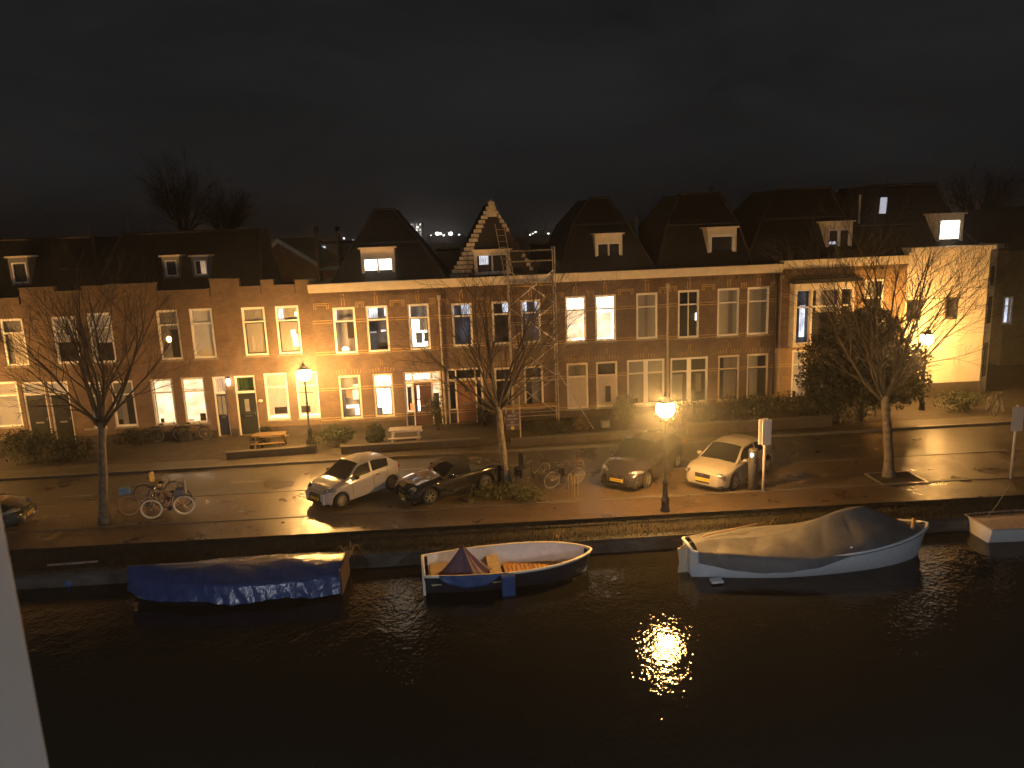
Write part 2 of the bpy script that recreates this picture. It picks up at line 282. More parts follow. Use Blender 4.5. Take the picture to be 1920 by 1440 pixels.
# ---------------------------------------------------------------- buildings
class Plane:
    """a facade: base line through (x0,y0) with slope, house-local frame x along, y inward, z up"""
    def __init__(s,x0,y0,slope): s.x0,s.y0=x0,y0; s.a=math.atan(slope); s.c,s.s=math.cos(s.a),math.sin(s.a)
    def uv(s,px,py,dy=0.0):
        d=ray(px,py); nx,ny=-s.s,s.c      # inward normal
        k=(s.x0+nx*dy)*nx+(s.y0+ny*dy)*ny; t=k/(d.x*nx+d.y*ny)
        X,Y,Z=d.x*t,d.y*t,CH+d.z*t; return ((X-s.x0)*s.c+(Y-s.y0)*s.s, Z)
    def rect(s,xl,xr,yt,yb,dy=0.0):
        ym=(yt+yb)/2; xm=(xl+xr)/2; u0,_=s.uv(xl,ym,dy); u1,_=s.uv(xr,ym,dy); zt=s.uv(xm,yt,dy)[1]; zb=s.uv(xm,yb,dy)[1]; return u0,u1,zb,zt
PL=Plane(-9.6,36.6,.04); PC=Plane(-9.6,36.6,.08)
def wall_mesh(u0,u1,z0,z1,holes,y=0.0,depth=.14,th=.3,top=None):
    """front skin with real openings and reveals"""
    us=sorted({round(v,4) for v in [u0,u1]+[h[0] for h in holes]+[h[1] for h in holes] if u0-1e-6<=v<=u1+1e-6}); zs=sorted({round(v,4) for v in [z0,z1]+[h[2] for h in holes]+[h[3] for h in holes] if z0-1e-6<=v<=z1+1e-6})
    b=MB()
    for i in range(len(us)-1):
        for j in range(len(zs)-1):
            cu,cz=(us[i]+us[i+1])/2,(zs[j]+zs[j+1])/2
            if any(h[0]<cu<h[1] and h[2]<cz<h[3] for h in holes): continue
            b.quad((us[i],y,zs[j]),(us[i+1],y,zs[j]),(us[i+1],y,zs[j+1]),(us[i],y,zs[j+1]))
    for h in holes:
        a,c,lo,hi=[round(v,4) for v in h[:4]]; lo=max(lo,z0)
        b.quad((a,y,lo),(a,y+depth,lo),(a,y+depth,hi),(a,y,hi)); b.quad((c,y,lo),(c,y,hi),(c,y+depth,hi),(c,y+depth,lo)); b.quad((a,y,hi),(a,y+depth,hi),(c,y+depth,hi),(c,y,hi)); b.quad((a,y,lo),(c,y,lo),(c,y+depth,lo),(a,y+depth,lo))
    b.quad((u0,y,z0),(u0,y,z1),(u0,y+9,z1),(u0,y+9,z0)); b.quad((u1,y,z0),(u1,y+9,z0),(u1,y+9,z1),(u1,y,z1)); b.quad((u0,y+9,z0),(u0,y+9,z1),(u1,y+9,z1),(u1,y+9,z0))
    return b
def window(parent,r,kind='curt',name='window',transom=.3,mid=False,fr=.10,frame=None,y=.04,patches=None,sill=True,sash=None,wins=None,back=None):
    """r=(u0,u1,z0,z1): frame with transom bar, glass pane, and what hangs or shines behind it"""
    u0,u1,z0,z1=r; frame=frame or WHITEP; b=MB(); d0,d1=y,y+.08
    b.box(u0,u0+fr,d0,d1,z0,z1); b.box(u1-fr,u1,d0,d1,z0,z1); b.box(u0+fr,u1-fr,d0,d1,z1-fr*1.1,z1); b.box(u0+fr,u1-fr,d0,d1,z0,z0+fr)
    if transom:
        zt=z1-(z1-z0)*transom; b.box(u0+fr,u1-fr,d0-.01,d1,zt-.035,zt+.035)
    if mid:
        um=(u0+u1)/2; hw=mid if mid is not True else .02; b.box(um-hw,um+hw,d0-.006,d1-.01,z0+fr,z1-fr*1.1)
    f=b.build(name,frame,parent)
    if sash is not None and transom:   # darker opening sash inside the frame
        s=MB(); a,c,lo,hi=u0+fr,u1-fr,z0+fr,zt-.035; q=.045
        s.box(a,a+q,d0+.012,d1-.012,lo,hi); s.box(c-q,c,d0+.012,d1-.012,lo,hi); s.box(a+q,c-q,d0+.012,d1-.012,hi-q,hi); s.box(a+q,c-q,d0+.012,d1-.012,lo,lo+q); s.build('sash',sash,f)
    g=MB(); g.quad((u0+fr*.5,y+.05,z0+fr*.5),(u1-fr*.5,y+.05,z0+fr*.5),(u1-fr*.5,y+.05,z1-fr*.5),(u0+fr*.5,y+.05,z1-fr*.5)); g.build('pane',GLASS,f)
    back=y+back if back else (y+.45 if kind in ('dark','dimg','dimb','lit','litc','green') else y+.13)
    if patches is None and name=='window':
        wr_=random.Random(int(u0*977+z0*313+u1*131)); c_=wr_.random()
        if kind in('curt','net'): patches=[[(.44,.02,.56,.97,'curtd')],[(.02,.80,.98,.98,'blind')],[(.0,.0,.16,.99,'curtd'),(.84,.0,1,.99,'curtd')],[(.15,.02,.4,.16,'obj'),(.02,.68,.98,.74,'blind')]][int(c_*4)]
        elif kind=='curtd': patches=[[(.0,.0,.3,.98,'dark')],[(.55,.0,1,.7,'dark'),(.1,.02,.3,.15,'obj')]][int(c_*2)]
        elif kind in('lit','litw'): patches=[[(.0,.0,.14,.99,'litw' if kind=='lit' else 'net'),(.86,.0,1,.99,'litw' if kind=='lit' else 'net'),(.2,.02,.36,.13,'obj')],[(.6,.02,.85,.2,'obj'),(.0,.72,1,.735,'net'),(.05,.02,.3,.09,'dimw')]][int(c_*2)]
    i=MB(); mats=[CM[kind]]; i.quad((u0,back,z0),(u1,back,z0),(u1,back,z1),(u0,back,z1))
    if back>y+.3:
        mats.append(P('room_side',(.12,.11,.1),.8)); 
        for q in (((u0,y+.08,z0),(u0,back,z0),(u0,back,z1),(u0,y+.08,z1)),((u1,back,z0),(u1,y+.08,z0),(u1,y+.08,z1),(u1,back,z1)),((u0,y+.08,z1),(u0,back,z1),(u1,back,z1),(u1,y+.08,z1)),((u0,back,z0),(u0,y+.08,z0),(u1,y+.08,z0),(u1,back,z0))): i.quad(*q,mi=1)
    nm='curtain' if kind in('curt','curtd','net','litw') else ('blind' if kind in('blind','dimw') else 'room_interior')
    W,H=u1-u0,z1-z0
    for p in patches or []:
        a,lo,c,hi,k=p[:5]; dy=p[5] if len(p)>5 else .012
        if CM[k] not in mats: mats.append(CM[k])
        k2=mats.index(CM[k]); yy=back-dy; i.box(u0+a*W,u0+c*W,yy-.008,yy,z0+lo*H,z0+hi*H,k2)
    i.build(nm,mats,f)
    if sill: s=MB(); s.box(u0-.06,u1+.06,-.07,y+.02,z0-.07,z0-.005); s.build('window_sill',P('sill_stone',(.3,.27,.22),.6,noise=.2),f)
    return f
def door(parent,r,col,glass=None,name='door',y=.1,kind='dark'):
    u0,u1,z0,z1=r; b=MB(); b.box(u0,u1,y,y+.06,z0,z1); W,H=u1-u0,z1-z0
    for a,c,lo,hi in ((.12,.88,.06,.38),) : b.box(u0+a*W,u0+c*W,y-.015,y,z0+lo*H,z0+hi*H)
    d=b.build(name,col,parent,bevel=.006)
    g=MB()
    for q in glass or []: g.box(u0+q[0]*W,u0+q[1]*W,y-.018,y-.004,z0+q[2]*H,z0+q[3]*H)
    if glass: g.build('door_glass',CM[kind] if kind!='glass' else P('frosted_glass',(.3,.3,.3),.25,noise=.2),d)
    h=MB(); h.tube([(u1-.1*W,y-.05,z0+.47*H),(u1-.1*W,y-.05,z0+.53*H)],.012); h.box(u1-.1*W-.012,u1-.1*W+.012,y-.05,y,z0+.5*H-.01,z0+.5*H+.01); h.build('door_handle',P('steel',(.6,.6,.6),.3,1.0),d)
    s=MB(); s.box(u0+.3*W,u0+.7*W,y-.022,y-.002,z0+.42*H,z0+.45*H); s.build('letter_slot',MATS['steel'],d)
    return d
def door_frame(parent,r,zs,sl=None,fr=.07,y=.05,frame=None):
    """surround with a bar above the door at zs and optional side-light bars"""
    u0,u1,z0,z1=r; b=MB(); b.box(u0,u0+fr,y,y+.1,z0,z1); b.box(u1-fr,u1,y,y+.1,z0,z1); b.box(u0+fr,u1-fr,y,y+.1,z1-fr,z1); b.box(u0+fr,u1-fr,y-.01,y+.09,zs-.04,zs+.04)
    for s in sl or []: b.box(s-.03,s+.03,y-.005,y+.095,z0,z1-fr)
    return b.build('door_frame',frame or WHITEP,parent)
def fanlight(parent,u0,u1,z0,z1,kind,patches=None): return window(parent,(u0,u1,z0,z1),kind,'fanlight',transom=0,fr=.03,y=.07,sill=False,patches=patches)
def brick_decor(parent,wins,u0,u1,lower=False):
    """cream brick bands, hood moulds and the diamond ornaments over every upper window"""
    b=MB(); t=.028
    def ln(a,c,lo,hi): b.box(a,c,-.012,.001,lo,hi)
    wins=sorted(wins)
    if not wins: return
    edges=[u0+.02]+[v for w_ in wins for v in (w_[0]-.03,w_[1]+.03)]+[u1-.02]
    zt=wins[0][3]; zb=wins[0][2]; zm=zt-(zt-zb)*.3
    for k in range(0,len(edges),2):
        a,c=edges[k],edges[k+1]
        if c-a<.1: continue
        for z in (zm-.06,zm+.06): ln(a,c,z,z+t)
        for z in (zb-.02,zb+.10): ln(a,c,z,z+t)
        m=.1 if c-a>.5 else .02
        if not lower:
            for o in (0,.09): 
                h=zt+.13+o*.9; ln(a+m+ .1-o,c-m-.1+o,h,h+t)
                for q in (a+m+.1-o,c-m-.1+o-t): b.box(q,q+t,-.012,.001,zt-.06,h-.002)
    for w_ in wins:
        cx=(w_[0]+w_[1])/2
        if not lower:
            for q in (cx-.075,cx+.055): b.box(q,q+t,-.012,.001,zt+.06,zt+.48)
            b.add([(cx,-.02,zt+.50),(cx+.1,-.02,zt+.60),(cx,-.02,zt+.70),(cx-.1,-.02,zt+.60),(cx,0,zt+.50),(cx+.1,0,zt+.60),(cx,0,zt+.70),(cx-.1,0,zt+.60)],[[0,1,2,3],[0,4,5,1],[1,5,6,2],[2,6,7,3],[3,7,4,0]])
        else:
            for k in range(-4,5):   # voussoirs of the flat arch
                if k in (0,): continue
                x=cx+k*.14; s=.012*k
                b.add([(x-.01,-.012,zt+.08),(x+.01,-.012,zt+.08),(x+.01+s,-.012,zt+.34-abs(k)*.02),(x-.01+s,-.012,zt+.34-abs(k)*.02),(x-.01,0,zt+.08),(x+.01,0,zt+.08),(x+.01+s,0,zt+.34-abs(k)*.02),(x-.01+s,0,zt+.34-abs(k)*.02)],[[0,1,2,3],[0,4,5,1],[1,5,6,2],[2,6,7,3],[3,7,4,0]])
            for q in (cx-.055,cx+.045): b.box(q,q+.014,-.012,.001,zt+.40,zt+.68)
    b.build('brick_trim',TRIM,parent)
def frustum(parent,base,top,mat,name='roof'):
    (a0,a1,b0,b1,z0),(c0,c1,d0,d1,z1)=base,top
    b=MB(); v=[(a0,b0,z0),(a1,b0,z0),(a1,b1,z0),(a0,b1,z0),(c0,d0,z1),(c1,d0,z1),(c1,d1,z1),(c0,d1,z1)]
    b.add(v,[[0,3,2,1],[4,5,6,7],[0,1,5,4],[1,2,6,5],[2,3,7,6],[3,0,4,7]])
    r=b.build(name,mat,parent)
    g=MB()      # ridge and hip caps
    for i,j in ((0,4),(1,5),(4,5),(2,6),(3,7)):
        g.tube([v[i],v[j]],.07,6)
    g.build('ridge_tiles',P('ridge_tile',(.035,.028,.024),.7,noise=.3),r)
    return r
def dormer(parent,pl,xl,xr,yt,yb,dy,ox,kind,depth=2.2,mid=False,patches=None,transom=0,winy=None,fr=.06,side=None):
    u0,u1,z0,z1=pl.rect(xl,xr,yt,yb,dy); u0-=ox;u1-=ox; b=MB()
    h=(z1-z0); zt=z1-.22*h if winy is None else z1-winy*h; m=.14
    # cheeks, flat roof and fascia, with a real opening for the window
    b.box(u0,u0+.1,dy,dy+depth,z0,z1-.08); b.box(u1-.1,u1,dy,dy+depth,z0,z1-.08); b.box(u0+.1,u1-.1,dy,dy+.2,zt,z1-.08); b.box(u0+.1,u1-.1,dy,dy+.2,z0,z0+.1)
    d=b.build('dormer',CREAM if side is None else side,parent)
    c=MB(); c.box(u0-.1,u1+.1,dy-.12,dy+depth,z1-.08,z1); c.build('dormer_roof',CREAM,d)
    f=window(d,(u0+.1,u1-.1,z0+.1,zt),kind,'dormer_window',transom=transom,mid=mid,fr=fr,y=dy+.02,sill=False,patches=patches,back=.095)
    # window() hangs below the dormer: lift its own parts to the same level
    for ch in list(f.children): ch.parent=d
    return d
def house(name,label,pl,pxl,pxr,z1,group='terraced brick houses along the canal',u0=None,u1=None):
    a=pl.uv(pxl,650)[0] if u0 is None else u0; c=pl.uv(pxr,650)[0] if u1 is None else u1
    o=empty(name,(pl.x0+pl.c*a,pl.y0+pl.s*a,0),pl.a,label,'house',group); return o,a,c
def mkhouse(pl,pxl,pxr,label,z1,upper,lower,doors=(),mat=None,name='terraced_house',u0=None,u1=None,decor=True,cornice=True,group='terraced houses in the row across the canal',plinth=True,steps=None):
    mat=mat or BRICK
    a=pl.uv(pxl,650)[0] if u0 is None else u0; c=pl.uv(pxr,650)[0] if u1 is None else u1
    o=empty(name,(pl.x0+pl.c*a,pl.y0+pl.s*a,0),pl.a,label,'house',group)
    W=c-a; holes=[]; ups=[]; los=[]
    zU=None
    def R_(q):
        r=pl.rect(*q); return [r[0]-a,r[1]-a,r[2],r[3]]
    if upper:
        rs=[R_(q[:4]) for q in upper]; zb=sum(r[2] for r in rs)/len(rs); zt=sum(r[3] for r in rs)/len(rs)
        for r in rs: r[2],r[3]=zb,zt
        ups=rs; holes+=rs
    if lower:
        rs=[R_(q[:4]) for q in lower]; zb=sum(r[2] for r in rs)/len(rs); zt=sum(r[3] for r in rs)/len(rs)
        for r in rs: r[2],r[3]=zb,zt
        los=rs; holes+=rs
    drs=[]
    for q in doors:
        r=R_(q[:4]); r[2]=.05; drs.append(r); holes.append(r)
    wall_mesh(0,W,-.1,z1,holes).build('wall',mat,o)
    for r,q in zip(ups,upper): window(o,r,q[4],**(q[5] if len(q)>5 else {}))
    for r,q in zip(los,lower): window(o,r,q[4],**(q[5] if len(q)>5 else {}))
    if plinth:
        b=MB(); xs=[0]+[v for r in sorted(drs) for v in (r[0],r[1])]+[W]
        for k in range(0,len(xs),2):
            if xs[k+1]-xs[k]>.05: q_=MB(); q_.box(xs[k]+.01,xs[k+1]-.01,-.03,.0,-.05,.42); q_.build('plinth',PLINTH,o)
    if decor: brick_decor(o,ups,0,W); 
    if decor and los: brick_decor(o,los,0,W,True)
    if cornice:
        b=MB(); b.box(.0,W,-.42,.05,z1-.04,z1+.26); b.box(.0,W,-.3,-.001,z1-.16,z1-.041); b.build('cornice',CREAM,o)
        d=MB(); n=int(W/.16)
        for k in range(n): d.box(k*W/n+.02,k*W/n+.10,-.07,-.001,z1-.42,z1-.24)
        d.box(0,W,-.05,-.001,z1-.235,z1-.165); d.build('dentil_course',mat,o)
    return o,a,W,drs
dk=P('dark_sash',(.03,.03,.03),.4)
# ---- left row (brown brick, stepped parapets) : three houses
def parapet(o,pl,a,segs,mat):
    b=MB(); cap=MB()
    for xl,xr,y in segs:
        u0=pl.uv(xl,y)[0]-a; u1=pl.uv(xr,y)[0]-a; z=pl.uv((xl+xr)/2,y)[1]; b.box(u0,u1,0.001,.28,7.0,z); cap.box(u0-.02,u1+.02,-.04,.32,z,z+.06)
    b.build('parapet',mat,o); cap.build('parapet_cap',P('coping_tile',(.16,.12,.09),.6,noise=.2),o)
tv=[(.4,.2,.75,.5,'obj'),(.62,.28,.7,.33,'litc',.09)]
# house A
o,a,W,dr=mkhouse(PL,-150,152,'leftmost brown brick house with twin doors behind the first bare tree',7.0,
  [(-58,-14,603,690,'curt'),(5,48,597,686,'curtd',dict(patches=[(.35,.02,.95,.7,'blind')])),(101,147,591,682,'net',dict(patches=[(.1,.0,.9,.45,'obj')]))],
  [(-62,38,717,802,'net',dict(mid=.05))],[(50,93,716,848),(97,136,715,846)],BRICK2,decor=False,cornice=False)
for r in dr:
    zs=r[3]-.62; f=door_frame(o,r,zs); fanlight(o,r[0]+.07,r[1]-.07,zs+.04,r[3]-.07,'net'); door(o,(r[0]+.07,r[1]-.07,.1,zs-.04),DARKP,[(.2,.8,.55,.9)])
parapet(o,PL,a,[(-150,-60,552),(-60,35,562),(35,100,541),(100,152,548)],BRICK2)
frustum(o,(0.3,W+1.1,.5,8.5,7.0),(1.2,W+.2,2.2,7,PL.uv(100,446,2.2)[1]),TILEG)
dormer(o,PL,18,54,480,535,.9,a,'dark',side=ZINC)
# house B
u1=a+W
o,a,W,dr=mkhouse(PL,152,430,'brown brick house with bright curtained ground floor windows and a blue front door',7.0,
  [(168,213,587,681,'net',dict(patches=[(.2,.0,.95,.4,'obj')])),(297,338,580,675,'curtd',dict(patches=[(.5,.0,1,.6,'obj')])),(359,402,579,672,'net',dict(patches=[(.2,.02,.98,.16,'blind')]))],
  [(150+4,194,716,800,'net'),(211,254,715,799,'curtd'),(286,328,710,798,'litw'),(344,387,707,797,'litw')],[(404,428,706,824)],BRICK2,decor=False,cornice=False,u0=u1)
r=dr[0]; zs=r[3]-.85
parapet(o,PL,a,[(152,200,538),(200,290,534),(290,392,546),(392,430,525)],BRICK2)
f=door_frame(o,r,zs); fanlight(o,r[0]+.07,r[1]-.07,zs+.04,r[3]-.07,'dimw'); door(o,(r[0]+.07,r[1]-.07,.1,zs-.04),P('blue_door',(.02,.03,.06),.35),[(.1,.45,.5,.95),(.55,.9,.5,.95)],kind='glass')
frustum(o,(.6,PL.uv(506,500,3.6)[0]-a+.35,.5,4.6,7.0),(PL.uv(228,445,2.4)[0]-a,PL.uv(498,434,3.4)[0]-a,2.4,3.4,PL.uv(360,434,2.4)[1]),TILE)
dormer(o,PL,305,336,478,522,1.0,a,'dark',side=ZINC); dormer(o,PL,360,392,478,520,1.0,a,'dark',side=ZINC,patches=[(.45,.05,.95,.95,'dimw')])
# house C
u1=a+W
o,a,W,dr=mkhouse(PL,430,590,'brown brick house with a black front door under a green fanlight beside the lamp',7.0,
  [(456,500,576,668,'curt',dict(sash=dk,patches=[(.3,.1,.4,.4,'net')])),(519,563,573,663,'curt',dict(sash=dk,patches=[(.1,.72,.3,.96,'litc'),(.8,.78,.88,.86,'lit'),(.6,.14,.9,.4,'bot'),(.55,.35,.75,.5,'pink')]))],
  [(498,541,699,788,'dimw',dict(patches=[(.3,.12,.85,.26,'obj'),(.02,.02,.98,.09,'bot')])),(557,599,697,784,'dimw',dict(patches=[(.1,.12,.5,.26,'obj'),(.02,.02,.98,.09,'bot')]))],[(444,483,704,819)],BRICK2,decor=False,cornice=False,u0=u1,u1=0.0)
r=dr[0]; zs=r[3]-.85; f=door_frame(o,r,zs); fanlight(o,r[0]+.07,r[1]-.07,zs+.04,r[3]-.07,'green'); door(o,(r[0]+.07,r[1]-.07,.1,zs-.04),DARKP,[(.35,.6,.55,.85)],kind='glass')
parapet(o,PL,a,[(430,447,525),(447,488,539),(488,512,527),(512,552,536),(552,590,526)],BRICK2)
b=MB(); b.box(0,W,.3,9,6.9,6.99); b.build('flat_roof',BITUM,o)
hb=MB(); q=PL.rect(486,492,748,755); hb.ell(((q[0]+q[1])/2-a,-.02,q[2]+.1),(.11,.03,.08)); hb.build('house_number_plate',WHITEP,o)
# ---- centre row
ZC=7.12
h1,a1,W1,dr=mkhouse(PC,590,823,'red brick house with brightly lit ground floor, at the left end of the cornice',ZC,
  [(626,668,575,663,'dimg',dict(sash=dk,patches=[(.0,.7,.12,.95,'litc'),(.0,.42,.08,.62,'lit'),(.55,.3,.85,.7,'obj')])),(688,729,573,660,'dimb',dict(sash=dk,patches=[(.08,.72,.5,.98,'litc'),(.8,.75,.98,.98,'litc'),(.1,.5,.4,.62,'dimb',.1),(.05,.40,.4,.43,'litc',.12),(.6,.42,.98,.46,'litc',.12),(.4,.0,.95,.18,'obj')])),(766,806,571,656,'lit',dict(sash=dk,patches=[(.1,.7,.95,.97,'dimg'),(.5,.4,.95,.7,'net'),(.3,.12,.6,.35,'dimg'),(.7,.15,.9,.35,'dimb')]))],
  [(637,678,704,786,'dimg',dict(frame=CREAM,sash=dk,patches=[(.05,.66,.6,.97,'net'),(.25,.45,.55,.66,'orange'),(.55,.4,.95,.75,'litw'),(.2,.2,.8,.28,'pink'),(.25,.05,.85,.18,'dimg'),(.6,.02,.95,.2,'pink',.1)])),(701,738,700,781,'lit',dict(frame=CREAM,sash=dk,patches=[(.05,.74,.5,.77,'litw'),(.5,.6,.58,.78,'litw'),(.05,.02,.35,.18,'dimg')]))],[(759,829,697,797)],u0=0.0)
r=dr[0]; zs=r[3]-.5; s1=PC.uv(776,750)[0]-a1; s2=PC.uv(811,750)[0]-a1
door_frame(h1,r,zs,[s1,s2])
for (c0,c1,z0,z1,k,pp) in ((r[0]+.07,s1-.03,zs+.04,r[3]-.07,'lit',None),(s1+.03,s2-.03,zs+.04,r[3]-.07,'lit',None),(s2+.03,r[1]-.07,zs+.04,r[3]-.07,'litw',None),(r[0]+.07,s1-.03,.75,zs-.04,'litw',[(.2,.05,.8,.85,'obj'),(.5,.05,.95,.3,'orange',.1)]),(s2+.03,r[1]-.07,.75,zs-.04,'litw',[(.1,.02,.8,.6,'obj')])): fanlight(h1,c0,c1,z0,z1,k,pp)
b=MB(); b.box(r[0]+.07,s1-.03,.09,.16,.1,.72); b.box(s2+.03,r[1]-.07,.09,.16,.1,.72); b.build('panel',dk,h1)
door(h1,(s1+.03,s2-.03,.1,zs-.04),P('brown_door',(.10,.05,.025),.5,noise=.15,nscale=12),[(.18,.3,.32,.58),(.18,.3,.62,.93)],kind='lit')
# stair stub/pipe
def pipe(parent,pl,a,px,y0,y1,mat,rad=.05,dy=-.1,head=True):
    u,zt=pl.uv(px,y0,dy); u-=a; zb=max(pl.uv(px,y1,dy)[1],.05); b=MB(); b.tube([(u,dy,zb),(u,dy,zt)],rad,8)
    if head: b.box(u-.09,u+.09,dy-.08,dy+.06,zt,zt+.22)
    for k in range(4):
        z=zb+(zt-zb)*(k+.5)/4; b.tube([(u,dy,z-.02),(u,dy,z+.02)],rad*1.35,8)
    b.build('drainpipe',mat,parent)
GREYP=P('pale_pipe',(.45,.4,.33),.5,noise=.15); pipe(h1,PC,a1,823,562,795,GREYP)
h2,a2,W2,dr=mkhouse(PC,823,1041,'red brick house behind the scaffolding with a pointed white edged gable',ZC,
  [(848,886,568,649,'dimb',dict(sash=dk,patches=[(.5,.72,.95,.98,'litc'),(.02,.72,.12,.95,'litc')])),(923,958,566,646,'dark',dict(sash=dk,patches=[(.6,.72,.95,.98,'litc')])),(977,1014,561,643,'dimb',dict(sash=dk,patches=[(.0,.72,.35,.98,'litc'),(.75,.72,.98,.98,'litc')]))],
  [(928,962,689,768,'dark',dict(frame=CREAM)),(983,1019,686,764,'dark',dict(frame=CREAM,sash=dk,patches=[(.45,.05,.9,.7,'curtd')]))],[(840,907,690,796)],u0=a1+W1)
r=dr[0]; zs=r[3]-.62; s1=PC.uv(857,750)[0]-a2; s2=PC.uv(893,750)[0]-a2
door_frame(h2,r,zs,[s1,s2],frame=CREAM); fanlight(h2,r[0]+.07,r[1]-.07,zs+.04,r[3]-.07,'dark'); fanlight(h2,r[0]+.07,s1-.03,.75,zs-.04,'dark'); fanlight(h2,s2+.03,r[1]-.07,.75,zs-.04,'dark')
b=MB(); b.box(r[0]+.07,s1-.03,.09,.16,.1,.72); b.box(s2+.03,r[1]-.07,.09,.16,.1,.72); b.build('panel',dk,h2)
door(h2,(s1+.03,s2-.03,.1,zs-.04),P('oak_door',(.22,.10,.035),.5,noise=.2,nscale=9),[(.42,.58,.72,.86)])
h3,a3,W3,dr=mkhouse(PC,1041,1252,'red brick house with two brightly lit upper windows',ZC,
  [(1060,1099,555,642,'litw',dict(patches=[(.03,.72,.97,.99,'lit'),(.3,.02,.95,.08,'lit')])),(1116,1155,553,639,'lit',dict(patches=[(.15,.05,.85,.6,'litw')])),(1193,1233,549,636,'curt',dict())],
  [(1063,1103,680,763,'blind',dict(frame=CREAM,patches=[(.0,.7,1,.98,'curtd')])),(1118,1158,678,761,'blind',dict(frame=CREAM,patches=[(0,.68,1,.98,'obj'),(.45,.1,.7,.45,'obj')])),(1176,1246,674,765,'curtd',dict(mid=.11))],(),u0=a2+W2)
pipe(h3,PC,a3,1252,540,760,GREYP)
h4,a4,W4,dr=mkhouse(PC,1252,1458,'red brick house with no window lit, between the pale and dark drainpipes',ZC,
  [(1271,1311,545,634,'dark',dict(mid=.02,patches=[(.0,.7,.2,.98,'curt'),(.93,.35,.99,.5,'lit',.1)])),(1345,1386,540,630,'curt',dict(patches=[(.55,.02,.75,.98,'curtd')])),(1401,1442,537,627,'curt',dict(patches=[(.68,.02,.98,.98,'curtd')]))],
  [(1257,1327,670,757,'dark',dict(mid=.11,patches=[(.05,.05,.4,.6,'curtd'),(.75,.2,.9,.6,'curtd')])),(1346,1386,666,750,'curtd',dict(frame=CREAM,sash=dk)),(1400,1440,663,748,'curt',dict(frame=CREAM,sash=dk,patches=[(.55,.02,.98,.98,'obj')]))],(),u0=a3+W3)
pipe(h4,PC,a4,1457,522,738,P('dark_pipe',(.03,.02,.02),.5),rad=.08,dy=-.12)
# roofs of the centre row
def rtop(pl,xl,xr,y,dy,a): return pl.uv(xl,y,dy)[0]-a, pl.uv(xr,y,dy)[0]-a, pl.uv((xl+xr)/2,y,dy)[1]
ZR=ZC+.2
def hip(o,pl,a,bl,br,mid_l,mid_r,ym,tl,tr,yt,mat=TILE,dy1=1.8,dy2=3.2):
    """steep lower slope breaking into a steeper cap, as the concave tile roofs of the row"""
    b0=pl.uv(bl,515,.3)[0]-a; b1=pl.uv(br,505,.3)[0]-a; m0,m1,zm=rtop(pl,mid_l,mid_r,ym,dy1,a); t0,t1,zt=rtop(pl,tl,tr,yt,dy2,a)
    r=frustum(o,(b0,b1,.15,8.6,ZR-.02),(m0,m1,dy1,7.2,zm),mat); c=frustum(o,(m0,m1,dy1,7.2,zm),(t0,t1,dy2,6.2,zt),mat,'roof_cap')
    return r
def flatroof(o,W): b=MB(); b.box(0,W,.055,9,ZC,ZR-.03); b.build('flat_roof',BITUM,o)
for o_,W_ in ((h1,W1),(h2,W2),(h3,W3),(h4,W4)): flatroof(o_,W_)
hip(h1,PC,a1,618,838,664,788,455,702,738,392)
hip(h3,PC,a3,1050,1228,1072,1178,420,1104,1140,372)
hip(h4,PC,a4,1232,1410,1250,1384,420,1276,1348,363)
# H2: steep gable with stepped white verge tiles
tl=PC.uv(920,377,.6); g0=PC.uv(843,516,.6)[0]-a2; g1=PC.uv(1005,508,.6)[0]-a2; ga=tl[0]-a2; gz=tl[1]
b=MB(); D0,D1=.6,8.0
b.add([(g0,D0,ZR-.02),(g1,D0,ZR-.02),(ga,D0,gz),(g0,D1,ZR-.02),(g1,D1,ZR-.02),(ga,D1,gz)],[[0,1,2],[3,5,4],[0,2,5,3],[1,4,5,2],[0,3,4,1]])
rf=b.build('roof',TILE,h2)
v=MB(); rg=random.Random(3)
for k in range(17):
    f=k/17; z=ZR+(gz-ZR)*f; h=(gz-ZR)/17
    xl=g0+(ga-g0)*f; xr=g1+(ga-g1)*f; wl=.95-.55*f*1.1 if k<6 else .42-.2*(k-6)/11
    v.box(xl,xl+max(wl,.2)+rg.uniform(-.05,.08),D0-.05,D0+.02,z+.02,z+h-.03)
    if k>9 or k in(1,2,3,4): v.box(xr-rg.uniform(.16,.26),xr-.02,D0-.05,D0+.02,z+.02,z+h-.03)
v.add([(ga-.28,D0-.07,gz-.75),(ga+.28,D0-.07,gz-.75),(ga,D0-.07,gz+.12),(ga-.28,D0,gz-.75),(ga+.28,D0,gz-.75),(ga,D0,gz+.12)],[[0,1,2],[0,3,4,1],[1,4,5,2],[2,5,3,0],[5,4,3]])
v.build('verge_tiles',P('white_verge',(.5,.44,.36),.6,noise=.25,nscale=5),rf)
# dormers
dormer(h1,PC,677,740,463,520,.55,a1,'lit',mid=.04,winy=.36,patches=None)
dormer(h2,PC,889,957,467,515,.45,a2,'dark',mid=.04,winy=.2,patches=[(.1,.45,.38,.95,'litc')])
dormer(h3,PC,1116,1167,437,497,.7,a3,'dark',mid=.04,winy=.3)
dormer(h4,PC,1327,1381,425,489,.7,a4,'dark',winy=.22,fr=.12)
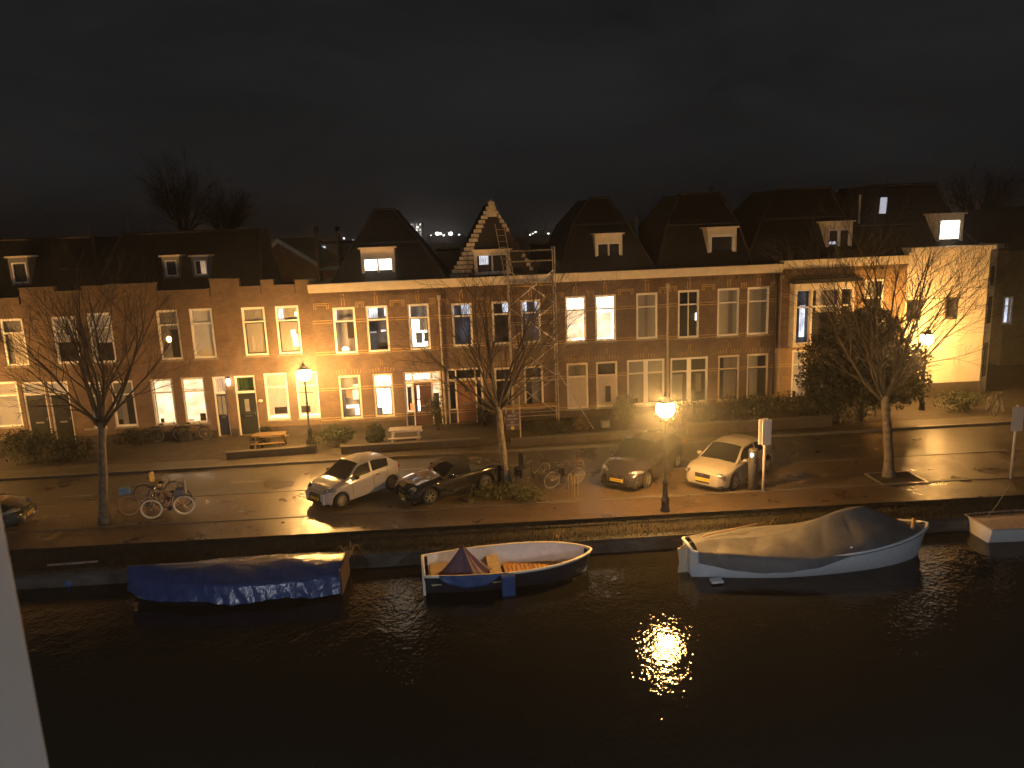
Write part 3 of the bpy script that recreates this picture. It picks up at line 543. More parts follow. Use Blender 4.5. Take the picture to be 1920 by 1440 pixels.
# ---- right brick house with the bay window
h5,a5,W5,dr=mkhouse(PC,1458,1692,'brick house with a wooden bay window, half hidden by the dark evergreen',ZC+.15,
  [(1620,1657,524,600,'dark',dict(transom=.45,patches=[(0,.5,1,1,'curt')]))],[(1484,1512,656,748,'net'),(1545,1580,652,745,'curt')],(),OCH,u0=a4+W4)
flat=MB(); flat.box(0,W5,.055,9,ZC+.15,ZR+.12); flat.build('flat_roof',BITUM,h5)
q=PC.rect(1476,1590,527,640); u0,u1,z0,z1=q[0]-a5,q[1]-a5,q[2],q[3]; u0+=.1; b=MB(); bd=.55
b.box(u0-.08,u1+.3,-bd-.2,-.001,z1-.04,z1+.16); b.build('bay_roof',dk,h5)
b=MB(); b.box(u0,u1,-bd,-.002,z0-.16,z0); b.box(u0,u0+.12,-bd,-.002,z0,z1-.05); b.box(u1-.12,u1,-bd,-.002,z0,z1-.05); b.box(u0+.12,u1-.12,-bd,-bd+.12,z1-.35,z1-.05)
c1=u0+(u1-u0)*.28; c2=u0+(u1-u0)*.76
for c in (c1,c2): b.box(c-.05,c+.05,-bd,-bd+.12,z0,z1-.35)
bay=b.build('bay_window',CREAM,h5)
for (s,t,k,pp) in ((u0+.12,c1-.05,'dimb',[(.55,.1,.95,.7,'litc')]),(c1+.05,c2-.05,'dark',[(0,.3,.15,.98,'lit'),(.3,.55,1,.98,'blind')]),(c2+.05,u1-.12,'dark',None)):
    wn=window(h5,(s,t,z0+.02,z1-.37),k,'bay_pane',transom=.32,fr=.045,y=-bd+.03,sill=False,patches=pp)
pipe(h5,PC,a5,1466,524,732,GREYP,rad=.035)
hip(h5,PC,a5,1395,1618,1428,1584,408,1455,1556,354)
dormer(h5,PC,1549,1598,414,480,.7,a5,'dark',mid=.07,winy=.22,patches=[(.08,.0,.4,.5,'litc')],fr=.09)
# ---- white corner house
PW=Plane(PC.x0+PC.c*(a5+W5),PC.y0+PC.s*(a5+W5)-.0,.035)
zW=PW.uv(1780,470)[1]
h6,a6,W6,dr=mkhouse(PW,1692,1842,'cream plastered corner house washed by the right hand street lamp',zW,
  [(1699,1728,566,601,'dark',dict(transom=0,sill=False,frame=P('brown_frame',(.1,.06,.04),.5))),(1772,1805,555,600,'dark',dict(transom=0,sill=False,frame=MATS['brown_frame']))],[],(),STUCCO,decor=False,cornice=False,u0=0.0)
b=MB()   # canted corner and return side
cx,cyy=W6,0; ex,ey=W6+.9,.75; zz=zW
b.quad((cx,cyy,-.1),(ex,ey,-.1),(ex,ey,zz),(cx,cyy,zz)); b.quad((ex,ey,-.1),(ex+.4,ey+8,-.1),(ex+.4,ey+8,zz),(ex,ey,zz)); b.build('corner_wall',STUCCO,h6)
b=MB(); b.add([(-.02,-.25,zW),(cx+.12,-.25,zW),(ex+.25,ey-.12,zW),(ex+.6,ey+8,zW),(-.02,8,zW),(-.02,-.25,zW+.22),(cx+.12,-.25,zW+.22),(ex+.25,ey-.12,zW+.22),(ex+.6,ey+8,zW+.22),(-.02,8,zW+.22)],[[0,1,6,5],[1,2,7,6],[2,3,8,7],[5,6,7,8,9],[0,4,3,2,1],[3,4,9,8],[4,0,5,9]]); b.build('cornice',CREAM,h6)
Mc=Matrix.Translation((cx,cyy,0))@Matrix.Rotation(math.atan2(ey,ex-cx),4,'Z')
for z0,z1 in ((zW-1.9,zW-.9),(zW-3.9,zW-2.5),(.9,2.7)): b=MB(); b.box(.32,.85,-.03,.0,z0,z1,M=Mc); b.build('corner_window',dk,h6)
b=MB(); b.box(-.3,W6,-.16,-.031,-.05,.75); b.build('low_base_wall',PLINTH,h6)
b=MB(); u=PW.uv(1795,650)[0]; b.box(u-.12,u+.12,-.05,-.002,.76,zW-2.5); b.build('pilaster',STUCCO,h6)
hip(h6,PW,0,1586,1850,1604,1790,420,1622,1756,346)
dormer(h6,PW,1757,1806,399,462,.9,0,'lit',winy=.18,fr=.08,patches=[(.2,.0,.45,.14,'obj'),(.5,.0,.75,.22,'obj')])
sk=MB(); p=[PW.uv(x,y,1.55) for x,y in ((1643,400),(1655,400),(1671,370),(1659,370))]; sk.quad(*[(q[0],1.25 if i<2 else 1.95,q[1]) for i,q in enumerate(p)]); sk.build('skylight',P('skylight_glow',(.3,.3,.35),.4,emit=(.8,.8,.95),es=.45),h6,solid=.05)
c=MB(); u,z=PW.uv(1613,365,1.5); c.tube([(u,1.5,z-1.5),(u,1.5,z)],.06,8); c.build('flue',GREYP,h6)
# dark building beyond the corner
pb=at_y(1878,640,47); o=empty('corner_building',(pb.x,47,0),.05,'dark brick building past the corner with one white lit window','building')
def on(px,py,y): q=at_y(px,py,y); return q.x-pb.x,q.z
x0,z0=on(1873,608,47); x1,z1=on(1898,556,47)
wall_mesh(0-.0,14,-.1,on(1900,470,47)[1],[(x0+.15,x1+.15,z0,z1)]).build('wall',BRICK,o); window(o,(x0+.15,x1+.15,z0,z1),'litc',transom=0)
zt=on(1900,470,47)[1]; frustum(o,(-.1,14,-.2,9,zt),(1,13,3,6,zt+2.6),TILE)
# ---- houses behind the row
def gable_house(name,label,pts,y,wallm,depth=9,lit=None,barge=WHITEP,z0=-.1):
    """pts: left eave, apex, right eave in the picture, standing on the plane y"""
    L,A,Rr=[at_y(px,py,y) for px,py in pts]; o=empty(name,(L.x,y,0),0,label,'house'); f=lambda p:(p.x-L.x,p.z)
    (lx,lz),(ax,az),(rx,rz)=f(L),f(A),f(Rr); b=MB()
    b.add([(lx,0,z0),(rx,0,z0),(rx,0,rz),(ax,0,az),(lx,0,lz),(lx,depth,z0),(rx,depth,z0),(rx,depth,rz),(ax,depth,az),(lx,depth,lz)],[[0,1,2,3,4],[5,9,8,7,6],[1,6,7,2],[0,4,9,5]]); b.build('wall',wallm,o)
    b=MB(); t=.16
    for (p,q) in (((lx-.15,lz-.1),(ax,az)),((ax,az),(rx+.2,rz-.12))):
        b.add([(p[0],-.18,p[1]),(q[0],-.18,q[1]),(q[0],depth,q[1]),(p[0],depth,p[1]),(p[0],-.18,p[1]+t),(q[0],-.18,q[1]+t),(q[0],depth,q[1]+t),(p[0],depth,p[1]+t)],[[0,3,2,1],[4,5,6,7],[0,1,5,4],[1,2,6,5],[2,3,7,6],[3,0,4,7]])
    b.build('roof',TILEG,o)
    b=MB()
    for (p,q) in (((lx-.15,lz-.1),(ax,az)),((ax,az),(rx+.2,rz-.12))):
        b.add([(p[0],-.24,p[1]-.1),(q[0],-.24,q[1]-.1),(q[0],-.24,q[1]+t),(p[0],-.24,p[1]+t),(p[0],-.181,p[1]-.1),(q[0],-.181,q[1]-.1),(q[0],-.181,q[1]+t),(p[0],-.181,p[1]+t)],[[0,1,2,3],[4,7,6,5],[0,4,5,1],[1,5,6,2],[2,6,7,3],[3,7,4,0]])
    b.build('bargeboard',barge,o)
    return o,L
o,L=gable_house('gabled_house','dark red brick gable with white bargeboards behind the plain brown house',[(504,472),(522,452),(592,494)],45.5,REDB)
def box_house(name,label,x0,x1,yt,y,depth,mat,wins=(),cat='house',group=None,roof=None,wk='lit',yb=None,wm=None):
    a=at_y(x0,yt,y); c=at_y(x1,yt,y); z=(a.z+c.z)/2; o=empty(name,(a.x,y,0),0,label,cat,group); b=MB(); b.box(0,c.x-a.x,0,depth,-.1,z); b.build('wall',mat,o)
    b=MB(); b.box(-.1,c.x-a.x+.1,-.12,depth,z,z+.14); b.build('roof',roof or BITUM,o)
    for (px0,px1,py0,py1) in wins:
        p=at_y(px0,py0,y); q=at_y(px1,py1,y); b=MB(); b.box(p.x-a.x,q.x-a.x,-.06,-.002,q.z,p.z); b.build('window',wm or CM[wk],o)
    return o
box_house('flat_roofed_house','pale rendered upper storey with one narrow lit window, behind the two thin chimney pots',562,636,458,52,8,ZINC,[(601,612,462,487)],wk='litc')
box_house('rear_extension','small brick extension with a white fascia behind the left end of the cornice',604,636,507,43,5,REDB,roof=WHITEP,cat='extension')
for px,py,yb_,lb in ((592,424,44,'tall thin chimney pipe behind the row, the left one of two'),(632,424,46,'right tall thin chimney pipe behind the row, dark with a cowl')):
    p=at_y(px,py,yb_); b=MB(); b.tube([(p.x,p.y,5),(p.x,p.y,p.z-.35),(p.x,p.y,p.z-.3),(p.x,p.y,p.z)],[.14,.1,.17,.12],8); tag(b.build('chimney_pipe',P('dark_brick_flue',(.05,.04,.035),.8)),lb,'chimney','chimney pipes behind the row')
box_house('rear_dormer_block','grey rendered block between the hipped roof and the pointed gable',820,872,470,47,6,ZINC,cat='building',group='grey blocks behind the row')
box_house('rear_dormer_block','grey rendered block between the third and fourth hipped roofs',1180,1262,441,47,6,ZINC,cat='building',group='grey blocks behind the row')
box_house('rear_dormer_block','low dark block between the fourth and fifth roofs',1380,1440,416,50,6,P('dark_render',(.09,.09,.09),.8),cat='building',group='grey blocks behind the row')
box_house('rear_dormer_block','low dark block with chimneys right of the scaffolding',1000,1075,462,49,6,MATS['dark_render'],cat='building',group='grey blocks behind the row')
for px,py,lb in ((1193,405,'pale chimney pot on the roofs between third and fourth peaks'),(1332,352,'pale chimney pot on top of the fourth peak'),(1247,412,'slim grey chimney pot just left of the fourth peak'),(328,414,'tiny pale chimney pot above the long dark roof on the left')):
    p=at_y(px,py,44); b=MB(); b.lathe([(.13,-1.2),(.13,-.1),(.17,-.08),(.15,.0),(.08,.02)],10,(p.x,p.y,p.z)); tag(b.build('chimney_pot',P('pale_clay',(.4,.35,.32),.6)),lb,'chimney pot','chimney pots above the roofs')
# small white lamp behind the left roofs
p=at_y(242,522,44.5); o=empty('wall_floodlight',(p.x,p.y,p.z),0,'small bright white floodlight behind the leftmost roofs','lamp')
b=MB(); b.box(-.16,.16,.03,.15,-.12,.14); b.build('housing',DARKP,o); b=MB(); b.ell((0,0,0),(.13,.05,.16)); b.build('lens',P('flood_glow',(1,1,1),.4,emit=(.85,.95,1),es=30),o,True)
b=MB(); b.tube([(0,.1,-5.5),(0,.1,-.1)],.05,6); b.build('pole',DARKP,o)
# unseen fill lamps added behind the row, hidden by the parapets
o=empty('rear_fill_lamp',(-13.2,41.8,0),0,'unseen post lamp added to light the gable behind the plain brown house','street lamp'); b=MB(); b.tube([(0,0,0),(0,0,5.7)],.05,8); b.build('post',DARKP,o); b=MB(); b.ell((0,0,5.85),(.14,.14,.16),10,8); b.build('globe',P('fill_globe',(1,1,1),.4,emit=(1,.86,.78),es=420),o,True)
o=empty('rear_fill_lamp',(7.5,42.5,0),0,'unseen post lamp added for light behind the third hipped roof','street lamp'); b=MB(); b.tube([(0,0,0),(0,0,5.0)],.05,8); b.build('post',DARKP,o); b=MB(); b.ell((0,0,5.15),(.14,.14,.16),10,8); b.build('globe',MATS['fill_globe'],o,True)
# ---- far town
rg=random.Random(11)
FARM=P('far_building',(.03,.03,.035),.8)
def farwin(c,s): return P('far_light_%d_%d'%(int(c[2]*10),s),(.1,.1,.1),.5,emit=c,es=s)
o=box_house('apartment_tower','distant apartment tower speckled with white windows',766,791,417,900,20,FARM,cat='tower')
a=at_y(766,417,900)
for i in range(4):
    for j in range(6):
        if rg.random()<.62:
            p=at_y(770+i*6+rg.uniform(-1,1),421+j*5+rg.uniform(-.7,.7),900); s=rg.uniform(.6,1.2); b=MB(); b.box(p.x-a.x-s,p.x-a.x+s,-.5,-.01,p.z-s,p.z+s); b.build('window',farwin((.5,.5,1) if (i==0 and j==1) else (1,.93,.85),rg.choice((3,6,10))),o)
spots=[(800,870,440,[(820,438,3,8),(826,438,2,6),(845,438,3,9),(832,441,2,2),(808,441,1,3),(861,440,1.3,4)],'distant dark low building with a pair of bright lights, left of the pointed gable'),
 (985,1022,432,[(994,440,1.2,5),(1004,435,1.2,6),(999,438,1,3)],'distant dark building with three small lights just right of the pointed gable'),
 (1022,1062,428,[(1028,438,1.5,4),(1040,433,1.5,5),(1050,429,2,3),(1046,432,1,6)],'distant dark building with yellowish lights in the middle of the skyline'),
 (1062,1100,424,[(1069,427,2,9),(1074,427,2,9),(1088,428,1.6,2),(1094,427,1.6,2)],'distant dark building with a bright double light left of the third peak'),
 (640,690,446,[(645,447,1.4,4),(662,450,1,2)],'distant dark building with a small blue white light left of the first hipped roof'),
 (1176,1240,414,[],'distant dark skyline building between the third and fourth peaks')]
for x0,x1,yt,ls,lb in spots:
    o=box_house('distant_building',lb,x0,x1,yt,420,12,FARM,cat='building',group='dark buildings on the skyline'); a=at_y(x0,yt,420)
    for px,py,s,e_ in ls:
        p=at_y(px,py,420); b=MB(); s*=.35; b.ell((p.x-a.x,-.4,p.z),(s,.3,s*.8),8,5); b.build('light',farwin((1,.95,.85),e_*1.5),o)
b=MB(); rr=random.Random(5); x=-420
while x<420:
    wd=rr.uniform(8,26); h=rr.uniform(4.5,9.0); b.box(x,x+wd,330,340,-.1,h); x+=wd
tag(b.build('far_houses',FARM),'dark mass of far roofs along the horizon','rooftops',kind='stuff')
# ---------------------------------------------------------------- street lamps
IRON=P('black_cast_iron',(.02,.022,.024),.45,.3,noise=.2)
LG=P('sodium_lantern_glass',(.9,.7,.4),.4,emit=SODIUM,es=LAMP)
def street_lamp(x,y,label,s=1.0):
    o=empty('street_lamp',(x,y,0),0,label,'street lamp','classic street lamps along the canal')
    b=MB(); b.lathe([(.17,-.05),(.17,.06),(.14,.09),(.13,.35),(.15,.38),(.15,.44),(.10,.5),(.085,.95),(.11,1.0),(.11,1.06),(.055,1.12),(.042,2.2),(.06,2.24),(.042,2.3),(.034,3.1),(.05,3.14),(.03,3.2)],16)
    b.tube([(-.34,0,2.75),(.34,0,2.75)],.016,8); b.build('post',IRON,o,True)
    f=MB(); f.lathe([(.03,3.18),(.07,3.22),(.15,3.30),(.16,3.33)],12)
    for k in range(6):
        t=k*math.pi/3; f.tube([(math.cos(t)*.155,math.sin(t)*.155,3.31),(math.cos(t)*.302,math.sin(t)*.302,3.56),(math.cos(t)*.235,math.sin(t)*.235,3.80)],.009,5)
    f.lathe([(.27,3.80),(.28,3.83),(.22,3.87),(.12,3.97),(.06,4.0),(.06,4.06),(.02,4.1),(.03,4.14),(0.0,4.2)],12); f.build('lantern_frame',IRON,o,True)
    g=MB(); g.lathe([(.135,3.33),(.22,3.38),(.285,3.50),(.295,3.64),(.24,3.76),(.05,3.80)],20); g.build('lantern_glass',LG,o,True)
    return o
q=G(1247,958); street_lamp(q.x,q.y,'lit black street lamp on the promenade between the two right hand cars, nearest the water')
q=G(584,846); street_lamp(q.x,q.y,'lit street lamp on the far footway in front of the plain brown house')
q=G(1728,769); street_lamp(q.x,q.y,'lit street lamp in front of the cream corner house')
q=Vector((-27.5,31.6,0)); street_lamp(q.x,q.y,'assumed lit street lamp beyond the left end of the row, outside the picture')  # unseen lamp, assumed from the light on the left facades
# unseen cool lamps, assumed and added on the near bank, under the photographer's window
for lx,lb in ((7.5,'assumed unseen post lamp with a cool white head on the near bank, right one'),(-10.0,'assumed unseen post lamp with a cool white head on the near bank, left one')):
    o=empty('assumed_quay_lamp',(lx,2.2,0),0,lb,'street lamp','assumed lamps on the near bank')
    b=MB(); b.tube([(0,0,0),(0,0,5.0)],[.07,.045],10); b.tube([(0,0,4.95),(0,.9,5.05)],.03,8); b.build('post',IRON,o,True)
    b=MB(); b.box(-.14,.14,.6,1.15,5.06,5.14); b.build('lamp_head',DARKP,o); b=MB(); b.ell((0,.87,5.0),(.12,.25,.055)); b.build('lens',P('assumed_led_glass',(1,1,1),.5,emit=(.80,.88,1),es=COOLW),o,True)
# own window jamb of the photographer's room
dj=ray(5,850); k=.42/dj.y; jx=dj.x*k-.0035
o=empty('window_frame',(jx,.42,8.4),0,'pale window jamb of the room the picture is taken from, at the left edge','window frame'); o.rotation_euler=(0,R(-.12),0)
b=MB(); b.box(-.14,0,-.10,.0,0,2.4); b.box(-.155,-.075,-.12,-.101,0,2.4); b.build('jamb',P('jamb_paint',(.30,.255,.215),.5,noise=.05),o,bevel=.003)
b=MB(); b.box(-.2,1.6,-.16,.0,-.09,-.001); b.build('sill',MATS['jamb_paint'],o)
# wall lantern by the pale door
p=PL.uv(428,716,-.2); hb=Vector((PL.x0+PL.c*p[0]+PL.s*.2,PL.y0+PL.s*p[0]-PL.c*.2,p[1])); o=empty('wall_lantern',hb,PL.a,'small lit wall lantern above the blue front door','lantern')
b=MB(); b.ell((0,0,0),(.10,.09,.19),10,8); b.build('glass',P('warm_bulb_glass',(1,.8,.6),.4,emit=(1,.62,.32),es=28),o,True); b=MB(); b.box(-.03,.03,.05,.21,-.03,.03); b.lathe([(.1,.17),(.05,.26),(0,.28)],8); b.build('bracket',IRON,o)
# lit table lamps behind two panes
for pl,px,py,lb,sz in ((PL,317,636,'round orange table lamp glowing behind an upper window on the left',.13),(PC,648,655,'low orange lamp glowing on the sill of the first upper window of the cornice row',.17)):
    u,z=pl.uv(px,py,.17); o=tag(MB().ell((0,0,0),(sz,.05,sz*.8 if sz>.15 else sz*1.15),12,8).build('table_lamp',P('table_lamp_glow',(1,.7,.4),.5,emit=(1,.50,.18),es=12),None,True),lb,'lamp'); o.location=(pl.x0+pl.c*u-pl.s*.17,pl.y0+pl.s*u+pl.c*.17,z)
# ---------------------------------------------------------------- trees
BARK=P('wet_bark',(.15,.125,.085),.8,noise=.5,nscale=7,bump=.02,bscale=14)
BARKD=P('dark_twigs',(.045,.036,.028),.8,noise=.3)
def rot_about(d,ang,az):
    d=d.normalized(); a=Vector((0,0,1)) if abs(d.z)<.9 else Vector((1,0,0)); u=d.cross(a).normalized(); v=d.cross(u)
    return (d*math.cos(ang)+(u*math.cos(az)+v*math.sin(az))*math.sin(ang)).normalized()
def limb(b,p,d,L,r,lev,rg,maxlev,up=.12,kids=(6,5,4)):
    n=5 if lev<2 else 3; pts=[p.copy()]; rs=[r]; q=p.copy(); dd=d.copy()
    for i in range(n):
        dd=(dd+Vector((rg.gauss(0,.10),rg.gauss(0,.10),rg.gauss(0,.06)+up*.5))).normalized(); q=q+dd*(L/n); pts.append(q.copy()); rs.append(max(r*(1-.78*(i+1)/n),.0045))
    b.tube(pts,rs,5 if lev<2 else 3,cap=False)
    if lev>=maxlev: return
    k=kids[min(lev,len(kids)-1)]
    for j in range(k):
        f=.22+.76*(j+rg.random()*.6)/k; i=min(int(f*n),n-1); t=f*n-i; pp=pts[i].lerp(pts[i+1],min(t,1)); rr=rs[i]*(1-t)+rs[i+1]*t
        dl=(pts[i+1]-pts[i]).normalized(); limb(b,pp,rot_about(dl,R(rg.uniform(22,48)),rg.uniform(0,6.283)),L*rg.uniform(.42,.66)*(1.1-.35*f),rr*.62,lev+1,rg,maxlev,up,kids)
def bare_tree(name,label,base,fork,limbs,r0,seed,kids=(6,5,4),maxlev=3,bark=BARK,tw=BARKD,group='bare trees along the quay',up=.12):
    """limbs: (direction, length, radius) from the fork"""
    rg=random.Random(seed); o=empty(name,base,0,label,'tree',group); b=MB(); f=Vector(fork); n=9; pts=[];rs=[]
    for i in range(n+1):
        t=i/n; pts.append(Vector((f.x*t+rg.gauss(0,.012),f.y*t+rg.gauss(0,.012),-.1+(f.z+.1)*t))); rs.append(r0*(1.35-.5*min(t*6,1))*(1-.22*t))
    b.tube(pts,rs,12); b.build('trunk',bark,o,True)
    b=MB()
    for d,L,r in limbs: limb(b,f-Vector((0,0,rg.uniform(.02,.35))),Vector(d).normalized(),L,r,0,rg,maxlev,up,kids)
    b.build('crown',tw,o,True); return o
def pixlimbs(y,fork_px,targets,rg,fz):
    """limb directions aimed at crown points seen in the photograph, spread in depth"""
    out=[]
    for (px,py,r) in targets:
        yy=y+rg.uniform(-1.6,1.6); p=at_y(px,py,yy); d=p-fz; out.append((d,d.length,r))
    return out
def qtree(label,bx,by,fx,fy,targets,r0,seed,**k):
    base=G(bx,by,-.02); f=at_y(fx,fy,base.y); rg=random.Random(seed+100)
    return bare_tree('bare_tree',label,base,f-base,pixlimbs(base.y,None,targets,rg,f),r0,seed,**k)
qtree('bare tree nearest the left edge, standing beside the parked bicycles',195,978,190,792,[(50,690,.05),(25,640,.045),(85,570,.06),(120,548,.06),(165,540,.07),(200,545,.07),(245,560,.06),(300,610,.06),(345,555,.055),(320,640,.045),(140,600,.05),(230,600,.05),(60,600,.045)],.19,1)
qtree('leaning bare tree between the black car and the bicycles, yellow lit trunk',952,910,934,762,[(815,600,.055),(775,655,.05),(850,540,.06),(900,528,.07),(935,540,.07),(960,528,.07),(1000,560,.06),(1045,600,.05),(1100,610,.04),(1075,690,.035),(860,680,.05),(800,700,.04),(985,640,.05),(1000,520,.05)],.17,2)
qtree('bare tree on the right beside the cream corner house, growing from a square pit',1668,895,1660,742,[(1722,640,.10),(1500,560,.06),(1545,510,.07),(1590,505,.07),(1640,500,.08),(1690,480,.08),(1740,478,.075),(1795,490,.07),(1840,530,.055),(1860,585,.045),(1530,620,.05),(1600,600,.05),(1480,530,.05),(1770,520,.06)],.21,3,kids=(7,5,4))
FT=P('far_twigs',(.03,.03,.03),.9)
for i,(px,py,yy,lb,L) in enumerate(((345,440,75,'large bare tree rising behind the left roofs, faint against the sky',6.0),(425,445,72,'smaller bare tree right of the large one behind the left roofs',4.0),(1835,420,70,'faint bare tree behind the corner house on the right',4.2))):
    p=at_y(px,py,yy); z=p.z; rg=random.Random(40+i); ls=[((rg.uniform(-.8,.8),rg.uniform(-.4,.4),1),L*rg.uniform(.7,1.1),.10) for _ in range(15)]
    bare_tree('bare_tree',lb,(p.x,yy,0),(0,0,z-.3),ls,.35,60+i,kids=(7,6,5),bark=FT,tw=FT,group='bare trees behind the houses')
# leafy things
def leaves(b,c,r,n,size,rg,mi=0,shell=.55,zmin=.05):
    for _ in range(n):
        while True:
            v=Vector((rg.uniform(-1,1),rg.uniform(-1,1),rg.uniform(-1,1)))
            if shell<v.length<1: break
        p=Vector((c[0]+v.x*r[0],c[1]+v.y*r[1],c[2]+v.z*r[2]))
        if p.z<zmin: continue
        a=Vector((rg.gauss(0,1),rg.gauss(0,1),rg.gauss(0,1))).normalized(); u=rot_about(a,R(90),rg.uniform(0,6.28)); s=size*rg.uniform(.6,1.4)
        b.add([p-a*s,p+u*s*.45,p+a*s,p-u*s*.45],[[0,1,2,3]],mi)
def leafm(n,c): return P(n,c,.6,noise=.5,nscale=3,spec=.3)
LF={'dark':leafm('evergreen_leaves',(.018,.024,.012)),'mid':leafm('hedge_leaves',(.030,.040,.016)),'pale':leafm('olive_leaves',(.075,.08,.03)),'brown':leafm('winter_leaves',(.09,.06,.03))}
def shrub(label,px,py,w,h,kind='mid',n=700,name='shrub',cat='shrub',size=.06,y=None,group='shrubs in the front gardens',seed=0,d=None,lumps=7):
    base=G(px,py,.02) if y is None else None
    rg=random.Random(seed+int(px)); o=empty(name,base,0,label,cat,group); b=MB(); d=d or w
    for k in range(lumps):
        cx=rg.uniform(-.34,.34)*w; cyy=rg.uniform(-.3,.3)*d; rz=h*rg.uniform(.3,.5); leaves(b,(cx,cyy,h-rz*rg.uniform(1,1.35)),(w*rg.uniform(.2,.3),d*rg.uniform(.2,.3),rz),n//lumps,size,rg)
    b.build('foliage',LF[kind],o); s=MB()
    for k in range(6): s.tube([(rg.uniform(-.1,.1)*w,rg.uniform(-.1,.1)*d,-.05),(rg.uniform(-.35,.35)*w,rg.uniform(-.3,.3)*d,h*.8)],[.02,.006],4)
    s.build('stem',BARKD,o); return o
SH=[('large mixed hedge in front of the leftmost twin doors',60,868,4.0,1.7,'mid',2600),('dark hedge section left of the first bare tree',140,862,2.4,1.3,'dark',1200),('low dark shrub under the curtained window right of the first bare tree',260,835,2.2,.9,'dark',900),
 ('rounded bush right of the left hand lit street lamp',632,838,1.9,1.1,'mid',1300),('yellow lit bush left of the white picnic table',700,836,1.3,1.1,'mid',1000),('upright bamboo like plant beside the brown door',822,806,.9,1.9,'pale',700),
 ('climbing shrub between the oak door and the scaffolding',912,800,.9,1.5,'dark',600),('pale bush in front of the red brick house, just left of the nearest lamp glow',1178,800,1.5,1.7,'pale',1300),('dark thicket under the double window behind the nearest lamp',1300,800,3.2,1.4,'dark',1700),
 ('wide dark hedge below the dark windows right of the nearest lamp',1400,790,3.4,1.5,'dark',1800),('dark hedge at the foot of the dark drainpipe',1500,785,3.2,1.5,'dark',1700),('tangled low hedge left of the evergreen tree',1560,790,2.6,1.2,'mid',1200),('lawn edged bush at the foot of the corner house',1805,772,2.6,1.1,'mid',1200),('dark low shrub below the scaffolding',1020,815,2.8,.7,'dark',900),('small shrub at the foot of the scaffold brace',1095,808,1.6,.8,'brown',500),('small round bush at the foot of the black front door',500,828,.8,.8,'dark',500)]
for i,(lb,px,py,w_,h_,k,n) in enumerate(SH): shrub(lb,px,py,w_,h_,k,int(n*1.5),seed=i,d=min(w_,1.6),size=.055,lumps=max(5,int(w_*4)))
# dark evergreen
base=G(1612,790,.02); o=empty('evergreen_tree',base,0,'dense dark evergreen tree in front of the bay window house','tree'); rg=random.Random(9); b=MB(); top=at_y(1610,580,base.y).z
for k in range(150):
    t=rg.random(); z=1.0+(top-1.5)*t; rad=2.85*math.sin(math.pi*min(.25+.72*t,.97))**.7; a_=rg.uniform(0,6.28); q=rad*rg.uniform(.2,.85); leaves(b,(math.cos(a_)*q,math.sin(a_)*q*.9,z),(.8,.8,.65),300,.09,rg,shell=.2)
b.build('crown',LF['dark'],o); b=MB(); b.tube([(0,0,-.1),(.05,0,1.5),(0,.1,top-.8)],[.16,.12,.04],8)
for k in range(9): b.tube([(0,0,1.1+k*.33),(rg.uniform(-1.6,1.6),rg.uniform(-1.2,1.2),1.7+k*.38)],[.05,.015],5)
b.build('trunk',BARKD,o,True)
# grass tufts and ground cover on the verge
rg=random.Random(21); b=MB()
for _ in range(17000):
    x=rg.uniform(-22,22); y=rg.uniform(lin(QL,x)+.02,lin(GR,x)-.03); 
    if rg.random()<.35: y=lin(QL,x)+rg.uniform(-.02,.45)
    h=rg.uniform(.03,.13)*(1.5 if rg.random()<.1 else 1); zb_=QZ+(0-QZ)*min(max((y-lin(QL,x)-.2)/(lin(GR,x)-lin(QL,x)-.2),0),1); h+=zb_; a_=rg.uniform(0,6.28); w_=.010; l_=rg.uniform(-.05,.05); m_=rg.uniform(-.08,.04)
    b.add([(x-w_*math.cos(a_),y-w_*math.sin(a_),zb_-.03),(x+w_*math.cos(a_),y+w_*math.sin(a_),zb_-.03),(x+l_,y+m_,h)],[[0,1,2]])
tag(b.build('grass',P('winter_grass',(.03,.026,.013),.7,noise=.4,nscale=1.2)),'rough winter grass growing on the quay verge','grass',kind='stuff')
b=MB()
for _ in range(9):
    px=rg.uniform(885,1020); c=G(px,rg.uniform(915,945),0); leaves(b,(c.x,c.y,.12),(.5,.35,.3),260,.05,rg,shell=.1,zmin=.01)
tag(b.build('ground_cover',LF['pale']),'low leafy ground cover around the foot of the leaning bare tree','ground cover',kind='stuff')
b=MB(); rg=random.Random(77)
for _ in range(900):
    x=rg.uniform(-20,21); k=rg.random(); y=lin(GR,x)+abs(rg.gauss(0,.5)) if k<.5 else (lin(RF,x)-abs(rg.gauss(0,.12)) if k<.7 else lin(PF,x)+rg.uniform(0,3.5)); z=.008 if k<.5 else (-.06 if k<.7 else .03)
    a_=rg.uniform(0,6.28); q=rg.uniform(.015,.035); b.add([(x+q*math.cos(a_+j*1.57)*(1 if j%2 else .6),y+q*math.sin(a_+j*1.57)*(1 if j%2 else .6),z+(.012 if j==1 else 0)) for j in range(4)],[[0,1,2,3]])
tag(b.build('fallen_leaves',P('leaf_litter',(.20,.13,.06),.6,noise=.5)),'fallen leaves strewn on the promenade edge and along the far kerb','leaves',kind='stuff')
for px,py,yy,lb in ((712,382,41,'thin aerial on the peak of the first hipped roof'),(1130,364,41.5,'thin aerial on the peak of the third roof'),(1742,338,43,'thin aerial on the broad roof of the corner house'),(470,424,40,'thin aerial at the right end of the long left roof')):
    p=at_y(px,py,yy); b=MB(); b.tube([(p.x,p.y,p.z-.9),(p.x,p.y,p.z)],.012,4)
    for k in range(4): b.tube([(p.x-.22+.03*k,p.y,p.z-.04-.09*k),(p.x+.22-.03*k,p.y,p.z-.04-.09*k)],.007,4)
    tag(b.build('aerial',MATS['steel']),lb,'aerial','aerials on the roofs')
